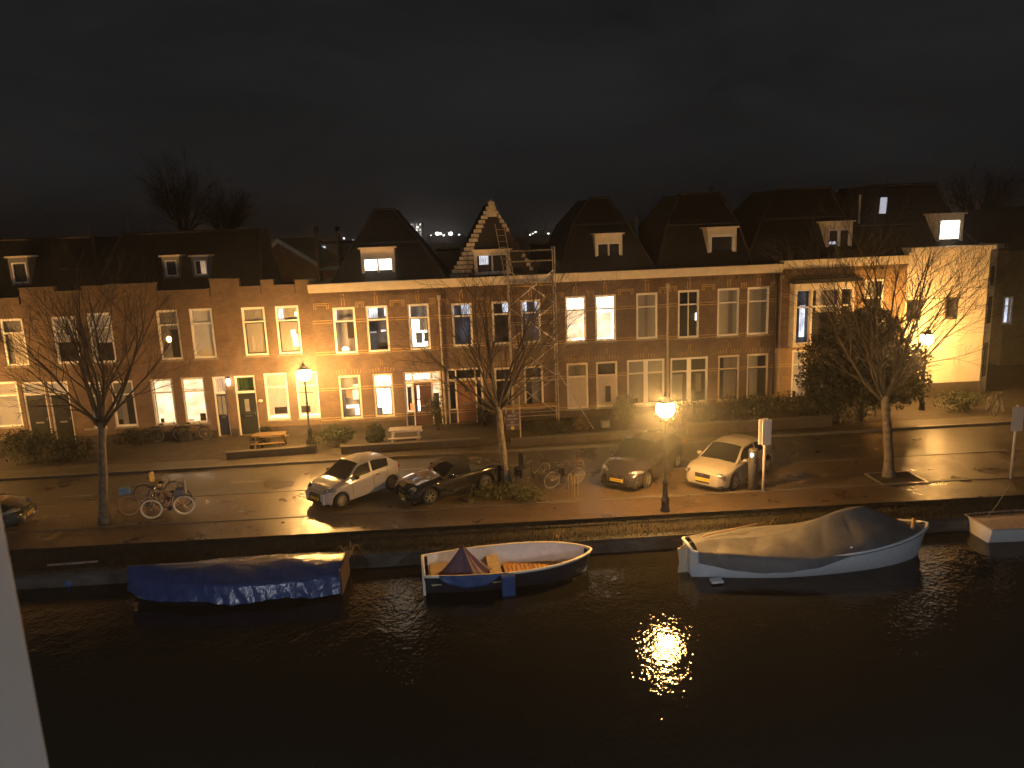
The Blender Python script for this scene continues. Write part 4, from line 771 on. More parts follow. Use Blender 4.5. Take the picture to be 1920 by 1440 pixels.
# tree pit frame
c=G(1690,897,0); o=empty('tree_pit',(c.x-.2,c.y,0),.05,'sunken square tree pit with a metal edge beside the right bare tree','tree pit')
b=MB(); s=.85
b.box(-s,s,-s*.8,-s*.8+.06,-.01,.05); b.box(-s,s,s*.8-.06,s*.8,-.01,.05); b.box(-s,-s+.06,-s*.8+.06,s*.8-.06,-.01,.05); b.box(s-.06,s,-s*.8+.06,s*.8-.06,-.01,.05); b.build('edge',P('worn_steel',(.4,.37,.32),.35,.8),o); b=MB(); b.box(-s+.06,s-.06,-s*.8+.06,s*.8-.06,-.005,.012); b.build('soil',SOIL,o)
# ---------------------------------------------------------------- cars
TYRE=P('tyre_rubber',(.015,.015,.015),.8); RIM=P('alloy_rim',(.45,.44,.43),.3,.9,noise=.15); CGL=P('car_glass',(.008,.010,.011),.06,spec=.8); BLK=P('black_plastic',(.018,.018,.02),.5); CHR=P('chrome',(.7,.7,.7),.12,1.0)
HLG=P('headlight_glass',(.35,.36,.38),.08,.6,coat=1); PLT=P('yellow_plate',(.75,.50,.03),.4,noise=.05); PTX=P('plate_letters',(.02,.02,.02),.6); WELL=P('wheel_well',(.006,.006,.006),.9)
def lerp_prof(pr,x):
    if x<=pr[0][0]: return pr[0][1]
    for (a,va),(b_,vb) in zip(pr,pr[1:]):
        if x<=b_:
            t=(x-a)/(b_-a); t2=t*t*(3-2*t); return va+(vb-va)*(t*.5+t2*.5)
    return pr[-1][1]
def wheel(parent,x,y,r,w_,side,spokes=7,kind='round'):
    o=MB(); prof=[(r*.66,-w_/2),(r*.93,-w_/2),(r,-w_*.36),(r,w_*.36),(r*.93,w_/2),(r*.66,w_/2)]; o.lathe([(a_,b_+y) for a_,b_ in prof],28,(x,0,r),'y',cap=False); wh=o.build('wheel',TYRE,parent,True)
    s=side; yo=y+s*w_*.42; b=MB(); b.lathe([(r*.60,yo-.02*s),(r*.68,yo),(r*.68,yo+.012*s),(r*.62,yo+.014*s),(r*.60,yo-.02*s)],28,(x,0,r),'y',cap=False)
    b.lathe([(0.0,yo+.006*s),(r*.17,yo+.004*s),(r*.18,yo-.03*s)],14,(x,0,r),'y')
    for k in range(spokes):
        t=2*math.pi*k/spokes+.3; c,s_=math.cos(t),math.sin(t); n=Vector((-s_,0,c)); p0=Vector((x+c*r*.12,yo,r+s_*r*.12)); p1=Vector((x+c*r*.63,yo+.0,r+s_*r*.63)); hw=r*.075
        v=[p0-n*hw*1.2,p0+n*hw*1.2,p1+n*hw*.9,p1-n*hw*.9]; b.add([*v,*[q-Vector((0,s*.03,0)) for q in v]],[[0,1,2,3],[4,7,6,5],[0,4,5,1],[1,5,6,2],[2,6,7,3],[3,7,4,0]])
    b.build('rim',RIM,wh)
    d=MB(); d.lathe([(0.0,yo-.045*s),(r*.63,yo-.045*s)],20,(x,0,r),'y'); d.build('backing_disc',P('dark_backing',(.03,.03,.03),.6,.5),wh)  # dark disc backing the rim behind its spokes
def car(name,label,loc,heading,sp):
    """local x forward, y left; sp holds the profiles"""
    o=empty(name,loc,heading,label,'car','cars parked along the canal'); L,W=sp['L'],sp['W']; hl=L/2; paint=sp['paint']; wr=sp['wr']; xf,xr=sp['xf'],sp['xr']; Ra=wr*1.17
    zlow=sp.get('zl',.20); belt=sp['belt']; deck=sp['deck']
    def hw(x):
        n=max(0,(x-(hl-sp.get('nr',.75)))/sp.get('nr',.75)); m=max(0,(-x-(hl-.6))/.6); return W/2*(1-.30*n**2.4-.20*m**2.6)
    def zl(x):
        z=zlow
        for xw in (xf,xr):
            dx=abs(x-xw)
            if dx<Ra: z=max(z,wr+math.sqrt(max(Ra*Ra-dx*dx,0))*1.0)
        if x>hl-.45: z=max(z,zlow+.02+((x-(hl-.45))/.45)**2*.06)
        return z
    xs=set([-hl+L*i/44 for i in range(45)])
    for xw in (xf,xr):
        for i in range(-8,9): xs.add(xw+Ra*math.sin(math.pi/2*i/8)*.9999)
    for k in (.02,.05,.1): xs.add(hl-k); xs.add(-hl+k)
    xs=sorted(x for x in xs if -hl<=x<=hl)
    NZ=13
    def ring(x):
        w_=hw(x); zb=lerp_prof(belt,x); zd=lerp_prof(deck,x); z0=zl(x); e=max(0,1-(hl-abs(x))/.12); e=e*e
        pr=[]
        z0=min(z0,zb-.06)
        for t,f in ((0,.955),(.12,.985),(.3,1),(.55,1.0),(.78,.985),(.93,.965),(1.0,.93)): pr.append((w_*f*(1-.06*e),z0+(zb-z0)*t))
        pr+= [(w_*.84,zb+(zd-zb)*.45),(w_*.62,zb+(zd-zb)*.85),(w_*.3,zd),(0,zd+.008)]
        return pr
    b=MB(); rings=[]
    for x in xs:
        p=ring(x); full=[(x,-y,z) for y,z in p]+[(x,y,z) for y,z in p[-2::-1]]; rings.append(full)
    n=len(rings[0]); vs=[v for r_ in rings for v in r_]; fs=[[i*n+j,i*n+j+1,(i+1)*n+j+1,(i+1)*n+j] for i in range(len(rings)-1) for j in range(n-1)]
    fs.append(list(range(n))); fs.append([(len(rings)-1)*n+j for j in range(n)][::-1]); b.add(vs,fs)
    body=b.build('body',paint,o,True); 
    try:
        bm=bmesh.new(); bm.from_mesh(body.data)
        for e_ in bm.edges:
            if len(e_.link_faces)==2 and e_.calc_face_angle(0)>R(38): e_.smooth=False
        bm.to_mesh(body.data); bm.free()
    except Exception: pass
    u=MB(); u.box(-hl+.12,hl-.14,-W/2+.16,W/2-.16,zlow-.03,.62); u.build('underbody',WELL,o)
    # greenhouse
    g=sp['gh']; xa,xb,xc,xd=g['x']; zr=g['roof']; 
    rp=[(xd,g['zd']),(xc,zr-g.get('drop',.05)),((xb+xc)/2,zr),(xb,zr-.04),(xa,g['za'])]
    def gr(x):
        zb=lerp_prof(belt,x)-.02; zt=max(lerp_prof(rp,x),zb+.001); t=min((x-xd)/(xc-xd+1e-6),1); s_=min((xa-x)/(xa-xb),1); base=hw(x)*.925
        k=(zt-zb)/(zr-zb); top=base*(1-g.get('tumble',.2)*min(k,1)); 
        return base,top,zb,zt
    gx=sorted(set([xd+(xa-xd)*i/36 for i in range(37)]+[xb,xc]))
    def gpt(x,t,off=0.0):
        base,top,zb,zt=gr(x)
        y=base+(top-base)*(t**.85); z=zb+(zt-.05*min(1,(zt-zb)/.3)-zb)*t; return y+off,z+off*.2
    def tpt(x,u_,off=0.0):
        base,top,zb,zt=gr(x); e=min(1,(zt-zb)/.3); return (x,u_*top,zt-.05*e*abs(u_)**3+off)
    b=MB(); rg_=[]
    for x in gx:
        sd=[(x,-gpt(x,t)[0],gpt(x,t)[1]) for t in (0,.25,.5,.75,.92)]; tp=[tpt(x,u_) for u_ in (-.97,-.85,-.5,0,.5,.85,.97)]; so=[(p[0],-p[1],p[2]) for p in sd[::-1]]; rg_.append(sd+tp+so)
    n=len(rg_[0]); vs=[v for r_ in rg_ for v in r_]; fs=[[i*n+j,i*n+j+1,(i+1)*n+j+1,(i+1)*n+j] for i in range(len(rg_)-1) for j in range(n-1)]; b.add(vs,fs); b.build('roof',sp.get('roofm',paint),o,True)
    # glass
    def top_glass(name,x0,x1,m=.90,off=.008):
        b=MB(); b.grid(lambda a,c:(tpt(x0+(x1-x0)*a,(-1+2*c)*m,off)),10,10); return b.build(name,CGL,o,True)
    top_glass('windshield',xa-.05,xb+.03); top_glass('rear_window',xd+.06,xc-.02) if g.get('rw',True) else None
    for sd in (1,-1):
        for (x0,x1) in g['side']:
            b=MB(); b.grid(lambda a,c:((x0+(x1-x0)*a),sd*gpt(x0+(x1-x0)*a,.12+.80*c,.008)[0],gpt(x0+(x1-x0)*a,.12+.80*c)[1]),12,5); b.build('side_window',CGL,o,True)
    for x,xi in ((xf,0),(xr,1)):
        for sd in (1,-1): wheel(o,x,sd*(W/2-.115),wr,.2,sd,sp.get('spokes',7))
    # front furniture
    zn=lerp_prof(deck,hl); fx=hl
    fr=sp['front']; 
    for (nm,y0,y1,z0,z1,m,dx,dp) in fr:
        b=MB(); xb_=fx+dx; b.box(xb_-dp,xb_,y0,y1,z0,z1); b.build(nm,m,o,bevel=.01)
    for sd in (1,-1):
        hx,hy,hz,rx,ry,rz_,tilt=sp['lamp']; ry*=1.12; rz_*=1.15; Mh=Matrix.Translation((hx,sd*hy,hz))@Matrix.Rotation(sd*R(tilt),4,'Z')@Matrix.Rotation(R(sp.get('lroll',0))*sd,4,'X'); b=MB(); b.ell((0,0,0),(rx,ry,rz_),16,10,M=Mh); hl_=b.build('headlight',HLG,o,True)
        b=MB(); b.ell((rx*.6,ry*.25*sd,0),(rx*.45,rz_*.75,rz_*.7),10,8,M=Mh); b.ell((rx*.55,-ry*.35*sd,0),(rx*.45,rz_*.75,rz_*.7),10,8,M=Mh); b.build('reflector',CHR,hl_,True)
        b=MB(); mx_=xa-.42; my=W/2+.06; mz=lerp_prof(belt,mx_)+.10; b.ell((mx_,sd*my,mz),(.09,.11,.075),10,8); b.tube([(mx_,sd*(W/2-.1),mz-.06),(mx_,sd*my,mz-.02)],.02,6); b.build('mirror',sp.get('mirm',paint),o,True)
        b=MB(); hx_=(xa+xd)/2-.15; b.box(hx_-.09,hx_+.09,sd*(hw(hx_)+.0)-.012,sd*(hw(hx_))+.02,lerp_prof(belt,hx_)-.14,lerp_prof(belt,hx_)-.11); b.build('door_handle',sp.get('mirm',paint),o)
        b=MB()
        for sx_ in sp['seams']:
            y_=sd*(hw(sx_)*1.0); z1_=lerp_prof(belt,sx_)-.03
            b.tube([(sx_,y_*.99,zlow+.12),(sx_,y_+.002*sd,zlow+.3),(sx_,y_+.002*sd,z1_-.1),(sx_,y_*.972,z1_)],.006,4)
        b.build('door_seam',BLK,o)
        b=MB(); b.ell((-hl+.06,sd*(W/2-.2),lerp_prof(belt,-hl)-.12),(.06,.12,.1),10,6); b.build('tail_light',P('tail_red',(.35,.01,.01),.2),o,True)
    px_,pz,py_=sp['plate']; b=MB(); b.box(px_,px_+.012,py_-.26,py_+.26,pz-.055,pz+.055); pl=b.build('licence_plate',PLT,o)
    text_mesh('plate_number',sp['num'],.10,PTX,pl,Matrix.Translation((px_+.014,py_,pz))@Matrix.Rotation(R(90),4,'Z')@Matrix.Rotation(R(90),4,'X'))
    w=MB(); w.tube([(xa-.02,.5,gr(xa-.05)[3]+.02),(xa-.12,.05,tpt(xa-.12,.05)[2]+.015)],.008,4); w.tube([(xa-.02,-.05,gr(xa-.05)[3]+.02),(xa-.12,-.5,tpt(xa-.12,-.5)[2]+.015)],.008,4); w.build('wiper',BLK,o)
    return o
def cpaint(n,c,rough=.28,metal=.0): return P(n,c,rough,metal,coat=1.0,noise=.04,nscale=1)
def place(sp,wx,wy,ang):
    """front-left wheel contact (wx,wy); ang = direction from nose to tail in the ground plane (deg)"""
    h=R(ang+180); c,s_=math.cos(h),math.sin(h); lx,ly=sp['xf'],sp['W']/2-.1
    return (wx-(c*lx-s_*ly),wy-(s_*lx+c*ly),-.06),h
SILV=cpaint('silver_paint',(.40,.38,.36)); 
hatch=dict(L=3.46,W=1.62,paint=SILV,wr=.285,xf=1.13,xr=-1.21,zl=.19,belt=[(-1.73,.98),(-1.4,1.02),(-.6,.97),(.5,.90),(1.0,.86),(1.45,.74),(1.73,.60)],deck=[(-1.73,.99),(-.6,.99),(.62,.99),(1.0,.93),(1.4,.82),(1.66,.70),(1.73,.64)],
 gh=dict(x=(.88,.12,-1.15,-1.66),roof=1.46,za=.95,zd=1.0,drop=.08,tumble=.2,side=[(.50,-.28),(-.36,-1.12)]),lamp=(1.42,.60,.70,.24,.11,.10,-38),plate=(1.735,.40,0),num='7-XLK-94',seams=(.62,-.34,-1.0),roofm=SILV,mirm=BLK,spokes=9,
 front=[('grille',-.52,.52,.22,.52,BLK,.012,.12),('lower_bumper',-.44,.44,.24,.34,WELL,.02,.1),('nose_panel',-.30,.30,.52,.60,BLK,.0,.12),('badge',-.05,.05,.58,.62,CHR,.01,.03)])
hatch['front'].append(('cross_panel',.36,.56,.24,.60,P('cool_lit_panel',(.5,.53,.58),.3),.016,.10)); hatch['front'].append(('cross_panel',-.56,-.36,.24,.60,MATS['cool_lit_panel'],.016,.10))  # arms of the front cross; cool lamp light put into their pale blue
q=G(640,952,-.06); loc,h=place(hatch,q.x,q.y,48); car('parked_car','small silver hatchback with black front panel, leftmost of the parked cars',loc,h,hatch)
BLKP=cpaint('black_paint',(.010,.011,.013),.18); SOFT=P('black_soft_top',(.012,.013,.014),.75,noise=.2)
conv=dict(L=4.0,W=1.72,paint=BLKP,wr=.30,xf=1.22,xr=-1.13,zl=.17,belt=[(-2.0,.80),(-1.6,.88),(-.9,.86),(.3,.80),(1.0,.77),(1.6,.68),(2.0,.52)],deck=[(-2.0,.82),(-1.6,.93),(-.9,.92),(.5,.88),(1.0,.83),(1.6,.74),(1.9,.62),(2.0,.56)],
 gh=dict(x=(.62,.02,-.62,-1.25),roof=1.24,za=.85,zd=.90,drop=.04,tumble=.22,side=[(.24,-.55)],rw=True),lamp=(1.68,.60,.60,.22,.13,.075,-35),plate=(2.01,.34,.18),num='38-GTR-2',seams=(.55,-.52),roofm=SOFT,mirm=BLKP,spokes=6,
 front=[('grille',-.22,.22,.24,.50,BLK,.01,.1),('air_intake',-.64,-.34,.22,.34,WELL,-.02,.1),('air_intake',.34,.64,.22,.34,WELL,-.02,.1),('badge',-.06,.06,.48,.56,CHR,.02,.04)])
q=G(806,945,-.06); loc,h=place(conv,q.x,q.y,33); car('parked_car','black soft top convertible with seven hole alloy wheels beside the silver hatchback',loc,h,conv)
LEAFP=cpaint('dark_purple_grey_paint',(.022,.020,.024),.2)
leaf=dict(L=4.45,W=1.79,paint=LEAFP,wr=.315,xf=1.36,xr=-1.34,zl=.18,belt=[(-2.22,1.0),(-1.7,1.05),(-.6,.98),(.6,.93),(1.3,.88),(1.85,.74),(2.22,.58)],deck=[(-2.22,1.02),(-.6,1.02),(.9,1.02),(1.35,.95),(1.85,.82),(2.15,.66),(2.22,.6)],
 gh=dict(x=(1.18,.28,-1.35,-2.05),roof=1.55,za=.97,zd=1.05,drop=.1,tumble=.22,side=[(.72,-.22),(-.30,-1.15)]),lamp=(1.88,.66,.70,.30,.12,.075,-42),lroll=10,plate=(2.235,.42,0),num='R-753-HK',seams=(.85,-.26,-1.1),mirm=LEAFP,spokes=5,
 front=[('grille',-.34,.34,.34,.60,BLK,.008,.1),('chrome_strip',-.40,-.355,.36,.62,CHR,.015,.1),('chrome_strip',.355,.40,.36,.62,CHR,.015,.1),('lower_bumper',-.62,.62,.20,.30,WELL,-.01,.12),('bumper_strip',.36,.66,.205,.225,CHR,.012,.05),('bumper_strip',-.66,-.36,.205,.225,CHR,.012,.05),('badge',-.07,.07,.54,.62,CHR,.03,.03)])
q=G(1212,914,-.06); loc,h=place(leaf,q.x,q.y,54); car('parked_car','dark glossy hatchback with chrome edged grille, just left of the nearest lamp post',loc,h,leaf)
VOLP=cpaint('champagne_paint',(.32,.29,.24),.3)
volvo=dict(L=4.25,W=1.78,paint=VOLP,wr=.32,xf=1.32,xr=-1.32,zl=.2,nr=.62,belt=[(-2.12,.92),(-1.6,1.0),(-.6,.95),(.6,.89),(1.2,.86),(1.8,.78),(2.12,.66)],deck=[(-2.12,.96),(-.6,.98),(.9,.98),(1.3,.94),(1.8,.86),(2.06,.76),(2.12,.72)],
 gh=dict(x=(1.10,.26,-1.25,-1.98),roof=1.45,za=.94,zd=.98,drop=.08,tumble=.23,side=[(.68,-.42),(-.50,-1.35)]),lamp=(1.93,.58,.68,.16,.21,.075,-26),plate=(2.135,.47,0),num='41-ZG-PD',seams=(.8,-.46),mirm=VOLP,spokes=5,
 front=[('grille',-.30,.30,.54,.70,BLK,.012,.08),('bumper',-.34,.34,.34,.53,VOLP,.010,.1),('air_intake',-.28,.28,.35,.40,WELL,.018,.1),('lower_bumper',-.74,.74,.20,.32,BLK,-.02,.16)])
q=G(1374,919,-.06); loc,h=place(volvo,q.x,q.y,46); vo=car('parked_car','pale champagne three door hatchback beside the charging post',loc,h,volvo)
b=MB(); b.tube([(2.128,-.28,.56),(2.128,.28,.685)],.012,4); b.lathe([(.05,2.122),(.055,2.135),(.03,2.14)],14,(0,0,.62),'x'); b.build('grille_bar',CHR,vo)
# car at the far left edge
lc=dict(leaf); lc['paint']=cpaint('dark_green_paint',(.012,.018,.016),.25); lc['mirm']=lc['paint']; lc['num']='82-FT-LB'
car('parked_car','dark car almost hidden behind the window jamb at the left edge',(-19.6,25.2,-.06),R(12),lc)
# ---------------------------------------------------------------- street furniture
q=G(1431,921,0); o=empty('parking_sign',(q.x,q.y,0),.35,'white double faced sign on a pale post beside the charging post','sign','sign posts on the promenade')
b=MB(); b.tube([(0,0,-.05),(0,0,2.62)],.055,12); b.build('post',P('pale_post',(.55,.50,.42),.5,noise=.1),o,True)
for y_ in (-.10,.10):
    b=MB(); b.box(-.20,.20,y_-.012,y_+.012,1.75,2.68); b.build('sign_panel',WHITEP,o,bevel=.01)
q=G(1411,914,0); o=empty('charging_post',(q.x,q.y,0),.2,'dark round charging post with a small green white light','charging post')
b=MB(); b.lathe([(.17,-.05),(.17,1.42),(.15,1.47),(0,1.48)],20); b.build('body',P('charger_grey',(.09,.085,.085),.5),o,True); b=MB(); b.ell((-.12,-.11,1.28),(.06,.05,.08)); b.build('status_light',P('status_glow',(.5,1,.9),.4,emit=(.45,1,.85),es=5),o,True)
b=MB(); b.box(-.06,.06,-.18,-.15,.95,1.15); b.build('socket',BLK,o)
q=G(1895,897,0); o=empty('parking_sign',(q.x,q.y,0),-.2,'sign post at the right edge with a pale upright plate','sign','sign posts on the promenade')
b=MB(); b.tube([(0,0,-.05),(0,0,2.75)],.05,10); b.build('post',MATS['pale_post'],o,True); b=MB(); b.box(-.19,.19,-.08,-.055,1.8,2.7); b.build('sign_panel',P('grey_panel',(.4,.4,.4),.5),o,bevel=.01)
# scaffold
AL=P('scaffold_alu',(.55,.5,.45),.35,.7,noise=.2)
def pc(px,py,dy): u,z=PC.uv(px,py,dy); return u-a2,z
sL=pc(958,640,-1.3)[0]; sR=pc(1044,640,-1.3)[0]; o=empty('scaffold_tower',(PC.x0+PC.c*a2,PC.y0+PC.s*a2,0),PC.a,'aluminium scaffold tower against the red brick house with the pointed gable','scaffolding')
zt=pc(1040,462,-1.3)[1]; ym=(-1.35,-.55)
for x in (sL,sR):
    for y_ in ym:
        b=MB(); b.tube([(x,y_,-.0),(x,y_,zt)],.028,8); 
        for z in (1,3,5,7): b.tube([(x,y_,z-.03),(x,y_,z+.03)],.036,8)
        b.build('standard',AL,o)
b=MB()
for x in (sL,sR):
    z=.5
    while z<zt-.1: b.tube([(x,ym[0],z),(x,ym[1],z)],.02,6); z+=.5
b.build('ladder_rungs',AL,o)
b=MB()
for z in (.55,2.3,4.0,5.1,zt-.15,zt-.65):
    for y_ in ym: b.tube([(sL,y_,z),(sR,y_,z)],.02,6)
for i,z in enumerate((.6,2.4,4.2,6.0)):
    a_,c_=(sL,sR) if i%2 else (sR,sL); b.tube([(a_,ym[0]-.03,z),(c_,ym[0]-.03,z+1.7)],.018,6); b.tube([(c_,ym[1]+.03,z),(a_,ym[1]+.03,z+1.7)],.018,6)
b.build('braces',AL,o)
b=MB(); 
for z in (.95,): 
    for k in range(3): b.box(sL-.35,sR+.05,ym[0]+.05+k*.25,ym[0]+.26+k*.25,z,z+.05)
b.build('low_platform',P('scaffold_plank',(.40,.26,.10),.6,noise=.25,nscale=5),o)
b=MB(); b.box(sL+.03,sR-.03,ym[0]+.05,ym[1]-.05,6.9,6.96); b.build('upper_platform',MATS['scaffold_plank'],o)
b=MB(); b.tube([(sR,ym[0],2.7),(sR+1.5,ym[0]-1.2,.02)],.024,8); b.tube([(sL,ym[0],2.7),(sL-.7,ym[0]-1.3,.02)],.024,8); b.build('outrigger',AL,o)
# roof ladder
A,B_=PC.uv(928,420,.42),PC.uv(953,532,-.55); C_=PC.uv(953,420,.42)
p0=Vector((A[0],.42,A[1])); p1=Vector((B_[0]-.1,-.5,B_[1]+.05)); wv=Vector((.42,0,.0)); b=MB(); b.tube([p0,p1],.022,6); b.tube([p0+wv,p1+wv],.022,6)
for k in range(1,10): q=p0.lerp(p1,k/10); b.tube([q,q+wv],.014,6)
o=b.build('ladder',AL); o.location=(PC.x0,PC.y0,0); o.rotation_euler=(0,0,PC.a); tag(o,'aluminium ladder leaning on the pointed roof above the dormer','ladder')
# contractor's board
q=G(968,822,0); o=empty('contractor_board',(q.x,q.y,0),.08,'dark purple board with pale lettering and a yellow spot in front of the scaffolding','sign')
b=MB(); b.box(.18,.24,-.03,.03,-.1,2.1); b.build('post',P('raw_timber',(.45,.38,.28),.7,noise=.2),o); b=MB(); b.box(-.47,.175,-.015,.015,.42,1.2); bd=b.build('board',P('purple_board',(.07,.04,.06),.5),o)
lt=P('pale_lettering',(.55,.48,.48),.5)
def RX(x,z,y=-.017): return Matrix.Translation((x,y,z))@Matrix.Rotation(R(90),4,'X')
for t_,z,s_ in (('BOUW',1.10,.13),('SCHILDERS',.94,.10),('023',.79,.13),('ONDERHOUD',.66,.09)): text_mesh('lettering',t_,s_,lt,bd,RX(-.15,z))
b=MB(); b.lathe([(0.0,-.022),(.09,-.022),(.09,-.016)],16,(-.15,0,.52),'y'); b.build('yellow_logo',P('yellow_logo',(.6,.5,.03),.5),bd)
# picnic tables
def picnic(name,label,px,py,rz,mat,top,sc_=1):
    c=G(px,py,.03); o=empty(name,c,rz,label,'picnic table','picnic tables in the front gardens')
    b=MB()
    for k in range(4): b.box(-.75,.75,-.34+k*.175,-.34+k*.175+.16,.70,.74)
    b.build('table_top',top,o)
    for s_ in (-1,1):
        b=MB(); b.box(-.75,.75,s_*.62-.12,s_*.62+.12,.42,.455); b.build('bench',top,o)
        b=MB(); M=Matrix.Translation((s_*.58,0,0)); 
        for q in (-1,1): b.tube([(s_*.58,q*.68,0),(s_*.58,q*.16,.70)],.035,4)
        b.box(s_*.58-.03,s_*.58+.03,-.7,.7,.37,.42); b.build('leg_frame',mat,o)
    return o
picnic('picnic_table','white legged picnic table with a grey top in front of the bright windows',762,832,.05,P('white_boards',(.75,.73,.72),.5),P('grey_boards',(.30,.27,.25),.6,noise=.2))
picnic('picnic_table','weathered orange picnic table beside the black front door',508,842,.1,P('orange_timber',(.13,.08,.03),.6,noise=.3),MATS['orange_timber'])
# low walls, planters
def lowwall(label,p0,p1,h,t=.25,m=None,cat='wall'):
    a_,c_=G(*p0,.03),G(*p1,.03); d=c_-a_; o=empty('low_wall',a_,math.atan2(d.y,d.x),label,cat,'low walls along the front gardens'); b=MB(); b.box(0,d.length,0,t,-.1,h); b.build('wall',m or PLINTH,o,bevel=.01); b=MB(); b.box(-.03,d.length+.03,-.03,t+.03,h,h+.05); b.build('coping',P('dark_coping',(.07,.06,.05),.6),o)
lowwall('low dark wall in front of the orange picnic table',(425,862),(590,850),.28)
lowwall('long low dark wall in front of the bush and white picnic table',(640,852),(900,836),.3)
lowwall('low dark wall below the hedges right of the nearest lamp',(1290,815),(1560,800),.45)
lowwall('low dark wall in front of the scaffolded house',(960,838),(1240,818),.3)
# bins / planters
for px,py,lb,m,s_ in ((482,842,'dark planter box at the left end of the orange picnic table',BLK,.5),(585,848,'dark planter at the foot of the left street lamp',BLK,.45),(350,826,'dark planter under the bright curtained window',BLK,.5),(1135,800,'small square concrete planter below the striped blind window',ZINC,.4)):
    c=G(px,py,.03); o=empty('planter',c,.06,lb,'planter','planters in the front gardens'); b=MB(); b.box(-s_/2,s_/2,-s_/2,s_/2,0,s_*.8); b.build('box',m,o,bevel=.02); b=MB(); rg=random.Random(int(px)); leaves(b,(0,0,s_*1.1),(s_*.5,s_*.5,s_*.45),160,.05,rg,shell=.1); b.build('plant',LF['mid'],o)
# ---------------------------------------------------------------- bicycles
def bicycle(label,px,py,ang,lean=4,frame=None,tyre=None,mudg=None,basket=None,seat_child=None,bars=None,flip=False,rimm=None,z=0.0,crate=None,group='bicycles parked in the street',fat=.018,loc=None):
    c=loc or G(px,py,z); o=empty('bicycle',c,R(ang),label,'bicycle',group); o.rotation_euler=(R(lean),0,R(ang)); fm=frame or P('black_frame',(.015,.015,.018),.3,.3)
    r=.345; 
    for x in (-.53,.55):
        b=MB(); b.lathe([(r-fat,-fat),(r+fat*.6,-fat*.6),(r+fat*.8,0),(r+fat*.6,fat*.6),(r-fat,fat),(r-fat*1.3,0),(r-fat,-fat)],32,(x,0,r+.02),'y'); w_=b.build('wheel',tyre or TYRE,o,True)
        b=MB(); b.lathe([(r-fat*1.2,-.012),(r-fat*1.2,.012),(r-.035,.010),(r-.035,-.010),(r-fat*1.2,-.012)],32,(x,0,r+.02),'y'); b.lathe([(.025,-.04),(.025,.04)],8,(x,0,r+.02),'y')
        for k in range(14):
            t=k*math.pi*2/14; b.tube([(x,0,r+.02),(x+math.cos(t)*(r-.03),0,r+.02+math.sin(t)*(r-.03))],.0035,3)
        b.build('rim',rimm or P('bike_rim',(.5,.5,.48),.3,.8),w_)
        b=MB(); pts=[(x+math.cos(t)*(r+.03),0,r+.02+math.sin(t)*(r+.03)) for t in [R(a_) for a_ in range(20,171,15)]]; b.tube(pts,.02,5); b.build('mudguard',mudg or fm,o)
    hub,bbk,st,hd=(-.53,0,.365),(-.05,0,.30),(-.20,0,.82),(.40,0,.88); b=MB()
    b.tube([bbk,st],.018,6); b.tube([bbk,(.22,0,.48),(.43,0,.80)],.022,6); b.tube([(.42,0,.74),(.36,0,.98)],.02,6); b.tube([(.43,0,.72),(.55,0,.365)],.016,6); b.tube([st,hub],.010,5); b.tube([bbk,hub],.012,5); b.tube([(-.17,0,.72),(.40,0,.84)],.014,6) if flip else None
    b.tube([(-.25,-.06,.74),(-.82,-.06,.74)],.008,4); b.tube([(-.25,.06,.74),(-.82,.06,.74)],.008,4); b.tube([(-.78,0,.74),hub],.008,4); b.box(-.8,-.3,-.06,.06,.735,.75); b.build('frame',fm,o)
    b=MB(); b.ell((-.24,0,.94),(.14,.08,.04),10,6); b.tube([(-.20,0,.8),(-.23,0,.93)],.014,6); b.build('saddle',BLK,o,True)
    b=MB(); b.tube([(.22,-.29,1.06),(.34,-.24,1.09),(.37,-.05,1.06),(.36,0,.98),(.37,.05,1.06),(.34,.24,1.09),(.22,.29,1.06)],.012,6); b.build('handlebar',bars or CHR,o)
    b=MB(); b.ell((.47,0,.86),(.04,.035,.035),8,6); b.build('headlamp',CHR,o,True); b=MB(); b.box(-.07,.0,-.11,-.09,.2,.24); b.box(-.1,-.03,.09,.11,.34,.37); b.lathe([(.09,-.045),(.09,-.035)],14,(-.05,0,.30),'y'); b.build('crankset',BLK,o)
    if basket: b=MB(); b.box(.45,.80,-.2,.2,.82,1.06); b.build('front_crate',basket,o,bevel=.01)
    if crate:
        b=MB(); b.box(-.8,-.38,.08,.24,.42,.78); b.box(-.8,-.38,-.24,-.08,.42,.78); b.build('pannier',crate,o,bevel=.03)
    if seat_child: b=MB(); b.box(-.62,-.28,-.14,.14,.8,.86); b.box(-.66,-.58,-.15,.15,.82,1.32); b.box(-.6,-.3,-.17,-.13,.82,1.02); b.box(-.6,-.3,.13,.17,.82,1.02); b.build('child_seat',seat_child,o,bevel=.02)
    return o
GREYF=P('grey_frame',(.25,.24,.24),.4,.3); WTY=P('white_tyre',(.8,.76,.6),.5); BRT=P('rusty_rim',(.55,.33,.18),.35,.6)
grp='bicycles clustered by the first bare tree'
bicycle('bicycle with a coppery front wheel and a light blue crate, leftmost of the left cluster',276,962,200,6,frame=GREYF,rimm=BRT,tyre=BRT,mudg=P('copper_guard',(.5,.28,.15),.35,.5),basket=P('light_blue_crate',(.12,.22,.32),.5,noise=.15),group=grp,fat=.025)
bicycle('bicycle with a bright white front tyre in front of the left cluster',318,968,196,-5,frame=P('purple_frame',(.05,.04,.07),.4),tyre=WTY,group=grp,fat=.032,seat_child=P('grey_seat',(.2,.19,.19),.6))
bicycle('grey bicycle with a yellowish child seat, rightmost of the left cluster',322,948,-10,5,frame=GREYF,group=grp,seat_child=P('ochre_seat',(.45,.32,.12),.6),rimm=BRT)
bicycle('dark grey bicycle at the back of the left cluster',300,940,14,-3,frame=GREYF,group=grp,mudg=GREYF)
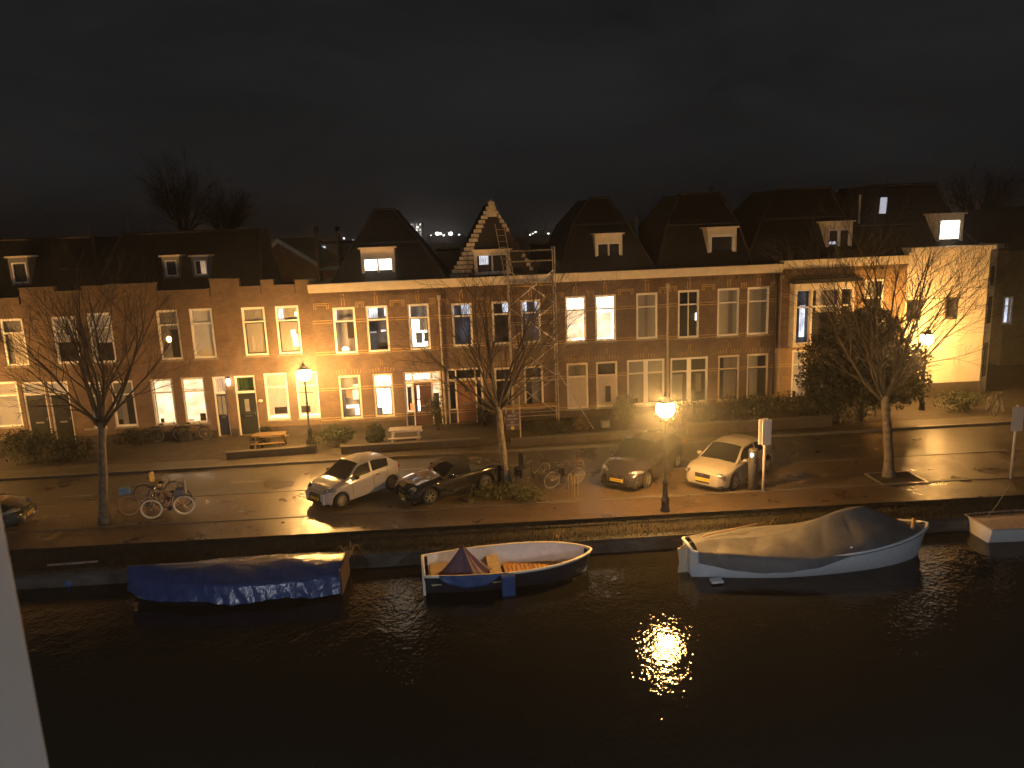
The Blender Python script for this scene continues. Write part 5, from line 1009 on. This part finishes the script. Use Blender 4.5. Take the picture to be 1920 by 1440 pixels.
grp='bicycles parked right of the leaning tree'
bicycle('dark bicycle with panniers and high handlebars, leftmost beside the leaning tree',1000,905,40,4,crate=SOFT,group=grp,seat_child=BLK)
bicycle('dark bicycle with bright rims, the middle one right of the leaning tree',1058,912,24,5,group=grp,rimm=P('bright_rim',(.75,.72,.68),.25,.7))
bicycle('bicycle with yellow lit handlebars nearest the dark glossy car',1074,902,52,-4,group=grp,rimm=MATS['bright_rim'],frame=P('dark_red_frame',(.08,.03,.03),.4),crate=BLK)
grp='bicycles leaning by the house fronts'
bicycle('dark bicycle leaning under the bright curtained window, left one',318,828,8,8,group=grp,crate=BLK); bicycle('dark bicycle leaning under the bright curtained window, right one',368,826,-6,8,group=grp)
bicycle('bicycle standing at the corner of the cream house, left one',1856,776,75,10,group=grp); bicycle('bicycle standing at the corner of the cream house, right one',1876,770,68,-8,group=grp)
# bicycle pole hoops near the car
for px,py,lb in ((1067,930,'thin pale bicycle stand, left of the pair near the dark glossy car'),(1078,932,'thin pale bicycle stand, right of the pair near the dark glossy car')):
    c=G(px,py,0); b=MB(); b.tube([(0,0,-.05),(0,0,.80),(.06,0,.86),(.12,0,.80),(.12,0,-.05)],.018,6); o=b.build('bicycle_stand',P('olive_steel',(.35,.27,.10),.4,.4)); o.location=c; tag(o,lb,'bicycle stand','bicycle stands on the promenade')
# ---------------------------------------------------------------- boats
def outline(t,full=.8,sternw=.75,bowp=1.6):
    """half-beam fraction, t=0 stern .. 1 bow"""
    s=sternw+(1-sternw)*math.sin(min(t/.45,1)*math.pi/2); return s*max(0,(1-max(0,(t-.45)/.55)**(bowp*1.25)))**.72 if t<1 else 0
def hull(o,L,B,zg,mat,sternw=.75,sheer=(.05,.25),bowp=1.6,keel=-.45,flare=.16,nu=36,nv=9,t0=0.0,name='hull'):
    f=lambda t:zg+sheer[0]*(1-min(t/.5,1))**2+sheer[1]*max(0,(t-.4)/.6)**2
    def pt(u,v):
        t=u; w_=B/2*outline(t,sternw=sternw,bowp=bowp); s=abs(v*2-1); sg=1 if v>.5 else -1
        y=w_*(math.sin(s*math.pi/2)**.75)*(1-flare*(1-s)); z=keel+(f(t)-keel)*(1-math.cos(s*math.pi/2))**.85
        x=-L/2+L*t+ (L*.06*(s-1) if t>.8 else 0)*(t-.8)/.2
        return (x,sg*y,z)
    b=MB(); b.grid(pt,nu,nv*2)
    n=nv*2+1; b.f.append(list(range(n))); b.m.append(0); b.build(name,mat,o,True); return f,lambda t:B/2*outline(t,sternw=sternw,bowp=bowp)
def rail(o,L,f,hwf,mat,r=.04,name='gunwale',off=0.0,tmax=1.0):
    b=MB()
    pts=[(-L/2+L*t,-hwf(t)-off,f(t)) for t in [i/40*tmax for i in range(41)]]; pts2=[(p[0],-p[1],p[2]) for p in pts[::-1]]
    b.tube(pts+pts2[1:]+[pts[0]],r,6); return b.build(name,mat,o,True)
def boatframe(name,label,stern,bow,z,cat='boat'):
    a_,c_=(G(*stern,z),G(*bow,z)) if z is not None else (Vector((*stern,0)),Vector((*bow,0))); d=c_-a_; m=(a_+c_)/2; o=empty(name,(m.x,m.y,WZ),math.atan2(d.y,d.x),label,cat,'small boats moored along the quay'); return o,math.hypot(d.x,d.y)
# A: boat under blue tarpaulin
o,L=boatframe('covered_boat','boat wrapped in a dark blue tarpaulin with a crinkled shiny hem',(-5.35,21.4),(-11.75,21.0),None)
B=1.9; f,hwf=hull(o,L,B,.66,P('blue_grey_hull',(.12,.15,.2),.5),sternw=.8,sheer=(.0,.12),bowp=1.15)
rg=random.Random(4); ph=[(rg.uniform(2,9),rg.uniform(0,6),rg.uniform(.5,1)) for _ in range(7)]
def tarp(u,v):
    t=u; s=(v*2-1); w_=hwf(t)+.05; a_=abs(s)
    if a_<.72: q=a_/.72; y=w_*q; z=f(t)+.24*(1-q*q)-.03*(1-q)*math.sin(t*19)-.02+.02*math.sin(37*t+6*q)*q+.012*math.sin(9*t+3*q)
    else:
        q=(a_-.72)/.28; wr=sum(math.sin(k*u*11+p+q*2.5)*am for k,p,am in ph)/7; y=w_+.17*q+.09*wr*q+.02*math.sin(u*70+q*6)*q; z=f(t)-.0-.50*q*(1+.10*math.sin(u*17)) 
    return (-L/2+L*t*.995-.03,(1 if s>0 else -1)*y,z)
TARP=P('blue_tarpaulin',(.035,.06,.17),.24,bump=.03,bscale=5,noise=.2)
b=MB(); b.grid(tarp,70,36); n=37; b.build('tarpaulin',TARP,o,True)
b=MB(); hem=[tarp(i/70,.0) for i in range(71)]; b.tube([(p[0],p[1]-.01,p[2]) for p in hem],.012,5); b.build('hem_rope',P('pale_rope',(.4,.36,.34),.8),o)
b=MB(); b.box(-L/2-.06,-L/2+.02,-B*.40,B*.40,-.3,f(0)+.1); b.build('transom',P('dark_wood',(.08,.06,.05),.6),o,bevel=.02)
# B: open rowing boat
o,L=boatframe('rowing_boat','open white edged rowing boat with brown floor boards',(-2.88,21.1),(2.25,21.8),None); B=2.05
f,hwf=hull(o,L,B,.58,P('dark_hull',(.025,.03,.04),.35),sternw=.72,sheer=(.02,.04),bowp=2.0)
def inner(u,v):
    t=.02+.95*u; w_=max(hwf(t)-.05,.0); s=abs(v*2-1); sg=1 if v>.5 else -1; return (-L/2+.04+L*t*.985,sg*w_*(s**.6),-.04+(f(t)+.04)*max(0,(s-.6)/.4)**1.15)
b=MB(); b.grid(inner,36,20); b.build('inner_hull',P('white_inside',(.82,.8,.76),.45,noise=.1),o,True)
rail(o,L,f,hwf,P('cream_gunwale',(.80,.72,.56),.45),.045)
b=MB(); x0,x1=L*-.02,L*.34; nn=14
for k in range(nn):
    xa_=x0+(x1-x0)*k/nn; t=(xa_+L/2)/L; w_=hwf(min(t+.03,1))*.84; b.box(xa_,xa_+(x1-x0)/nn*.86,-w_*.9,w_*.9,.03,.06)
b.build('floor_boards',P('varnished_boards',(.50,.27,.07),.5,noise=.3,nscale=6),o)
b=MB(); b.box(-L*.46,-L*.36,-hwf(.08)*.95,hwf(.08)*.95,.30,.34); b.box(-L*.12,-L*.05,-hwf(.4)*.95,hwf(.4)*.95,.30,.34); b.build('thwart',P('pale_thwart',(.5,.38,.2),.5,noise=.2),o)
b=MB(); b.box(-L/2-.05,-L/2+.03,-hwf(0)*.98,hwf(0)*.98,-.2,f(0)); b.build('transom',MATS['cream_gunwale'],o,bevel=.02)
# purple blue tarp heaped on a pole in the boat
cx=-L*.27; o2=empty('tarp_heap',o.location,o.rotation_euler.z,'purple and blue tarpaulin heaped like a tent over the stern of the rowing boat','tarpaulin'); rg=random.Random(8)
sd=-1
def heap(u,v):
    a_=u*2*math.pi; fold=1+.16*math.sin(5*a_+1)+.10*math.sin(9*a_); r_=v; x=cx+math.cos(a_)*(.80*r_**.9)*fold; y=-.18+math.sin(a_)*(.52*r_)*fold; z=.28+.95*(1-r_)**1.5+.03*math.sin(7*a_)*r_
    if y< -hwf((x+L/2)/L)+.02 : z=max(z,f(.2)+.05)-(-hwf((x+L/2)/L)+.02-y)*.4
    return (x,y,z)
b=MB(); b.grid(heap,60,12); b.build('canopy',P('purple_tarp',(.07,.035,.075),.6,noise=.3,nscale=3),o2,True)
def drape(u,v):
    x=cx-.75+2.0*u; t=(x+L/2)/L; y=-hwf(t)-.045-.03*math.sin(u*21)*v-.05*v; z=f(t)+.05-(.34*math.sin(math.pi*min(u*1.15,1))**.6+.03)*v; return (x,y-.0,z)
b=MB(); b.grid(drape,40,6); b.build('draped_edge',P('blue_tarp',(.03,.07,.2),.45,noise=.15,bump=.01,bscale=8),o2,True,solid=.01)
b=MB(); xk=L*-.035; t=(xk+L/2)/L; b.box(xk-.20,xk+.20,-hwf(t)-.26,-hwf(t)-.07,-.12,f(t)+.04); p=b.build('fender_bag',MATS['blue_tarp'],None,bevel=.04); p.location=o.location; p.rotation_euler=(0,0,o.rotation_euler.z); tag(p,'blue square fender bag hanging on the side of the rowing boat','fender')
# C: large sloop under grey cover
o,L=boatframe('covered_sloop','large white hulled sloop under a grey brown canvas cover, with a rudder and tiller',(1290,1034),(1738,1000),-.15); B=2.45
f,hwf=hull(o,L,B,.70,P('white_hull',(.66,.68,.70),.4,noise=.06),sternw=.42,sheer=(.16,.28),bowp=1.9)
rail(o,L,f,hwf,P('pale_rubbing_strake',(.74,.76,.78),.35),.05)
rg=random.Random(6)
def cover(u,v):
    t=.015+.93*u; s=v*2-1; w_=max(hwf(t),.02)+.03; a_=abs(s); pk=.10+.84*math.exp(-((t-.70)/(.25 if t<.70 else .15))**2)+.10*math.exp(-((t-.25)/.3)**2)
    if t>.86: pk*=max(0,1-((t-.86)/.14))**.6
    k_=min(max((.60-t)/.13,0),1); k_=k_*k_*(3-2*k_); lap=.03+(.29+.14*math.sin(t*7.5))*k_
    ridge=-.10
    if a_<.8: q=a_/.8; y=w_*q; z=f(t)+.06*k_*q*q+pk*(1-q)**(.85)*(1-.10*math.sin(math.pi*q))+.022*math.sin(14*t+5*q)+.05*math.sin(41*t+2*math.sin(9*t))*q*(1-q)+.03*abs(math.sin(23*t+1.5*q))*q*(1-q)*4*(t<.62)
    else: q=(a_-.8)/.2; y=w_+(.035+.06*k_)*q**.4+.02*math.sin(t*60)*q*k_; z=f(t)+.06*k_-lap*q
    return (-L/2+L*t,(1 if s>0 else -1)*y,z)
b=MB(); b.grid(cover,140,48); b.build('canvas_cover',P('grey_canvas',(.13,.125,.12),.62,noise=.25,nscale=2.5,bump=.02,bscale=5),o,True)
b=MB(); xq=L*.40; b.ell((L*.475,0,f(.97)+.02),(.14,.06,.06)); b.build('bow_fitting',CHR,o,True)
def foredeck(u,v):
    t=.88+.115*u; w_=max(hwf(t)-.02,0.0); return (-L/2+L*t,(v*2-1)*w_,f(t)+.03*(1-abs(v*2-1)))
b=MB(); b.grid(foredeck,8,6); b.build('foredeck',P('deck_grey',(.28,.24,.22),.5),o,True)
b=MB(); b.tube([(L*.395,-.45,f(.9)+.18),(L*.43,-.1,f(.93)+.14),(L*.455,.2,f(.95)+.12)],.06,8); b.build('rolled_canvas',P('tan_canvas',(.5,.33,.16),.6),o,True)
b=MB(); rx=-L/2-.12
b.add([(rx-.20,-.03,.78),(rx+.06,-.03,.78),(rx+.10,-.03,.30),(rx+.20,-.03,-.25),(rx-.22,-.03,-.25),(rx-.14,-.03,.3),(rx-.20,.03,.78),(rx+.06,.03,.78),(rx+.10,.03,.30),(rx+.20,.03,-.25),(rx-.22,.03,-.25),(rx-.14,.03,.3)],[[0,1,2,3,4,5],[6,11,10,9,8,7],[0,6,7,1],[1,7,8,2],[2,8,9,3],[3,9,10,4],[4,10,11,5],[5,11,6,0]]); b.build('rudder',P('cream_rudder',(.6,.5,.34),.5,noise=.1),o)
b=MB(); b.tube([(rx-.1,.0,.80),(rx+.8,.35,.98),(rx+2.6,.75,1.06)],[.04,.03,.025],8); b.build('tiller',P('varnished_tiller',(.6,.42,.22),.4),o,True)
b=MB(); b.box(rx+.52,rx+.86,-hwf(.08)-.30,-hwf(.08)-.06,.05,.12); b.tube([(rx+.7,-hwf(.08)-.2,.08),(rx+.7,-hwf(.08)-.2,-.3)],.02,6); b.build('side_bracket',MATS['pale_rubbing_strake'],o)
for t in (.60,): b=MB(); b.ell((-L/2+L*t,-hwf(t)+.14,f(t)+.10),(.07,.04,.07)); b.build('cover_eyelet',WHITEP,o,True)
tm=text_mesh('bow_lettering','Jb',.22,P('pale_script',(.8,.8,.82),.5),o,Matrix.Translation((L*.395,-hwf(.895)+.02,.47))@Matrix.Rotation(R(33),4,'Z')@Matrix.Rotation(R(75),4,'X'))
# D: white boat at the right edge
c=G(1862,1008,-.5); o=empty('white_dinghy',(c.x+1.75,c.y+.9,WZ),R(3),'small white boat at the right edge with its mooring line tied up','boat','small boats moored along the quay')
L=3.5; f,hwf=hull(o,L,1.45,.50,P('plain_white_hull',(.72,.70,.66),.4,noise=.05),sternw=.9,sheer=(.0,.1)); rail(o,L,f,hwf,P('pinkish_rail',(.45,.36,.34),.5),.03)
b=MB(); b.grid(lambda u,v:(-L/2+L*(.01+.98*u),(v*2-1)*max(hwf(.01+.98*u)-.01,0),f(u)-.03+.05*(1-abs(v*2-1))),20,8); b.build('deck',P('deck_red_grey',(.32,.24,.22),.6,noise=.15),o,True)
p0=Vector((c.x+.25,c.y+.9,-.3)); q=G(1893,905,.5); b=MB(); b.tube([p0,p0.lerp(q,.5)-Vector((0,0,.15)),Vector((q.x,q.y,.4))],.012,5); tag(b.build('mooring_line',P('pale_rope2',(.45,.4,.33),.8)),'pale mooring line running from the white dinghy up to the sign post','rope')
# small things by the water
c=G(130,1092,WZ+.1); tag(MB().ell((c.x,c.y,WZ+.08),(.16,.14,.16)).build('buoy',P('blue_plastic',(.05,.12,.3),.4),None,True),'small blue buoy floating beside the left quay wall','buoy')
a_,c_=G(90,1063,QZ),G(184,1056,QZ); b=MB(); b.tube([(a_.x,a_.y,QZ+.05),((a_.x+c_.x)/2,(a_.y+c_.y)/2-.03,QZ+.06),(c_.x,c_.y,QZ+.05)],.045,6); tag(b.build('plank',P('pale_plank',(.42,.34,.33),.6)),'pale plank lying on the left quay edge','plank')
def bits(lb,px,py,n,sd,s=.35):
    rg=random.Random(sd); c=G(px,py,-.25); b=MB()
    for k in range(n): a_=rg.uniform(0,6.28); b.tube([(c.x,c.y,-.35),(c.x+math.cos(a_)*s*.5,c.y+math.sin(a_)*s*.4-.05,-.3+s*rg.uniform(.4,.9)),(c.x+math.cos(a_)*s*1.1,c.y+math.sin(a_)*s-.1,-.3+rg.uniform(-.3,.5)*s)],[.012,.008,.004],4)
    tag(b.build('dry_plant',P('dry_stalk',(.35,.25,.12),.7)),lb,'plant','dry plants hanging over the quay')
bits('dry curling plant over the quay edge above the rowing boat',1045,1005,7,1); bits('small dry plant on the verge left of the sloop cover',1440,985,5,2,.3); bits('dark drooping plant at the end of the blue covered boat',655,1040,12,3,.5)

# ---------------------------------------------------------------- added haze standing in for the lens glow of the lamps
HZ=0.0018; HG=0.905
m=bpy.data.materials.new('lens_glow_haze'); m.use_nodes=True; t=m.node_tree
for n_ in list(t.nodes): t.nodes.remove(n_)
o_=t.nodes.new('ShaderNodeOutputMaterial'); v_=t.nodes.new('ShaderNodeVolumePrincipled'); v_.inputs['Color'].default_value=(.85,.85,.88,1); v_.inputs['Density'].default_value=HZ; v_.inputs['Anisotropy'].default_value=HG; t.links.new(v_.outputs[0],o_.inputs['Volume'])
b=MB(); b.box(-1400,1400,-120,1600,-4.5,60); hz=b.build('haze',m); tag(hz,'thin added haze standing in for lens glow around the lamps','haze',kind='stuff')
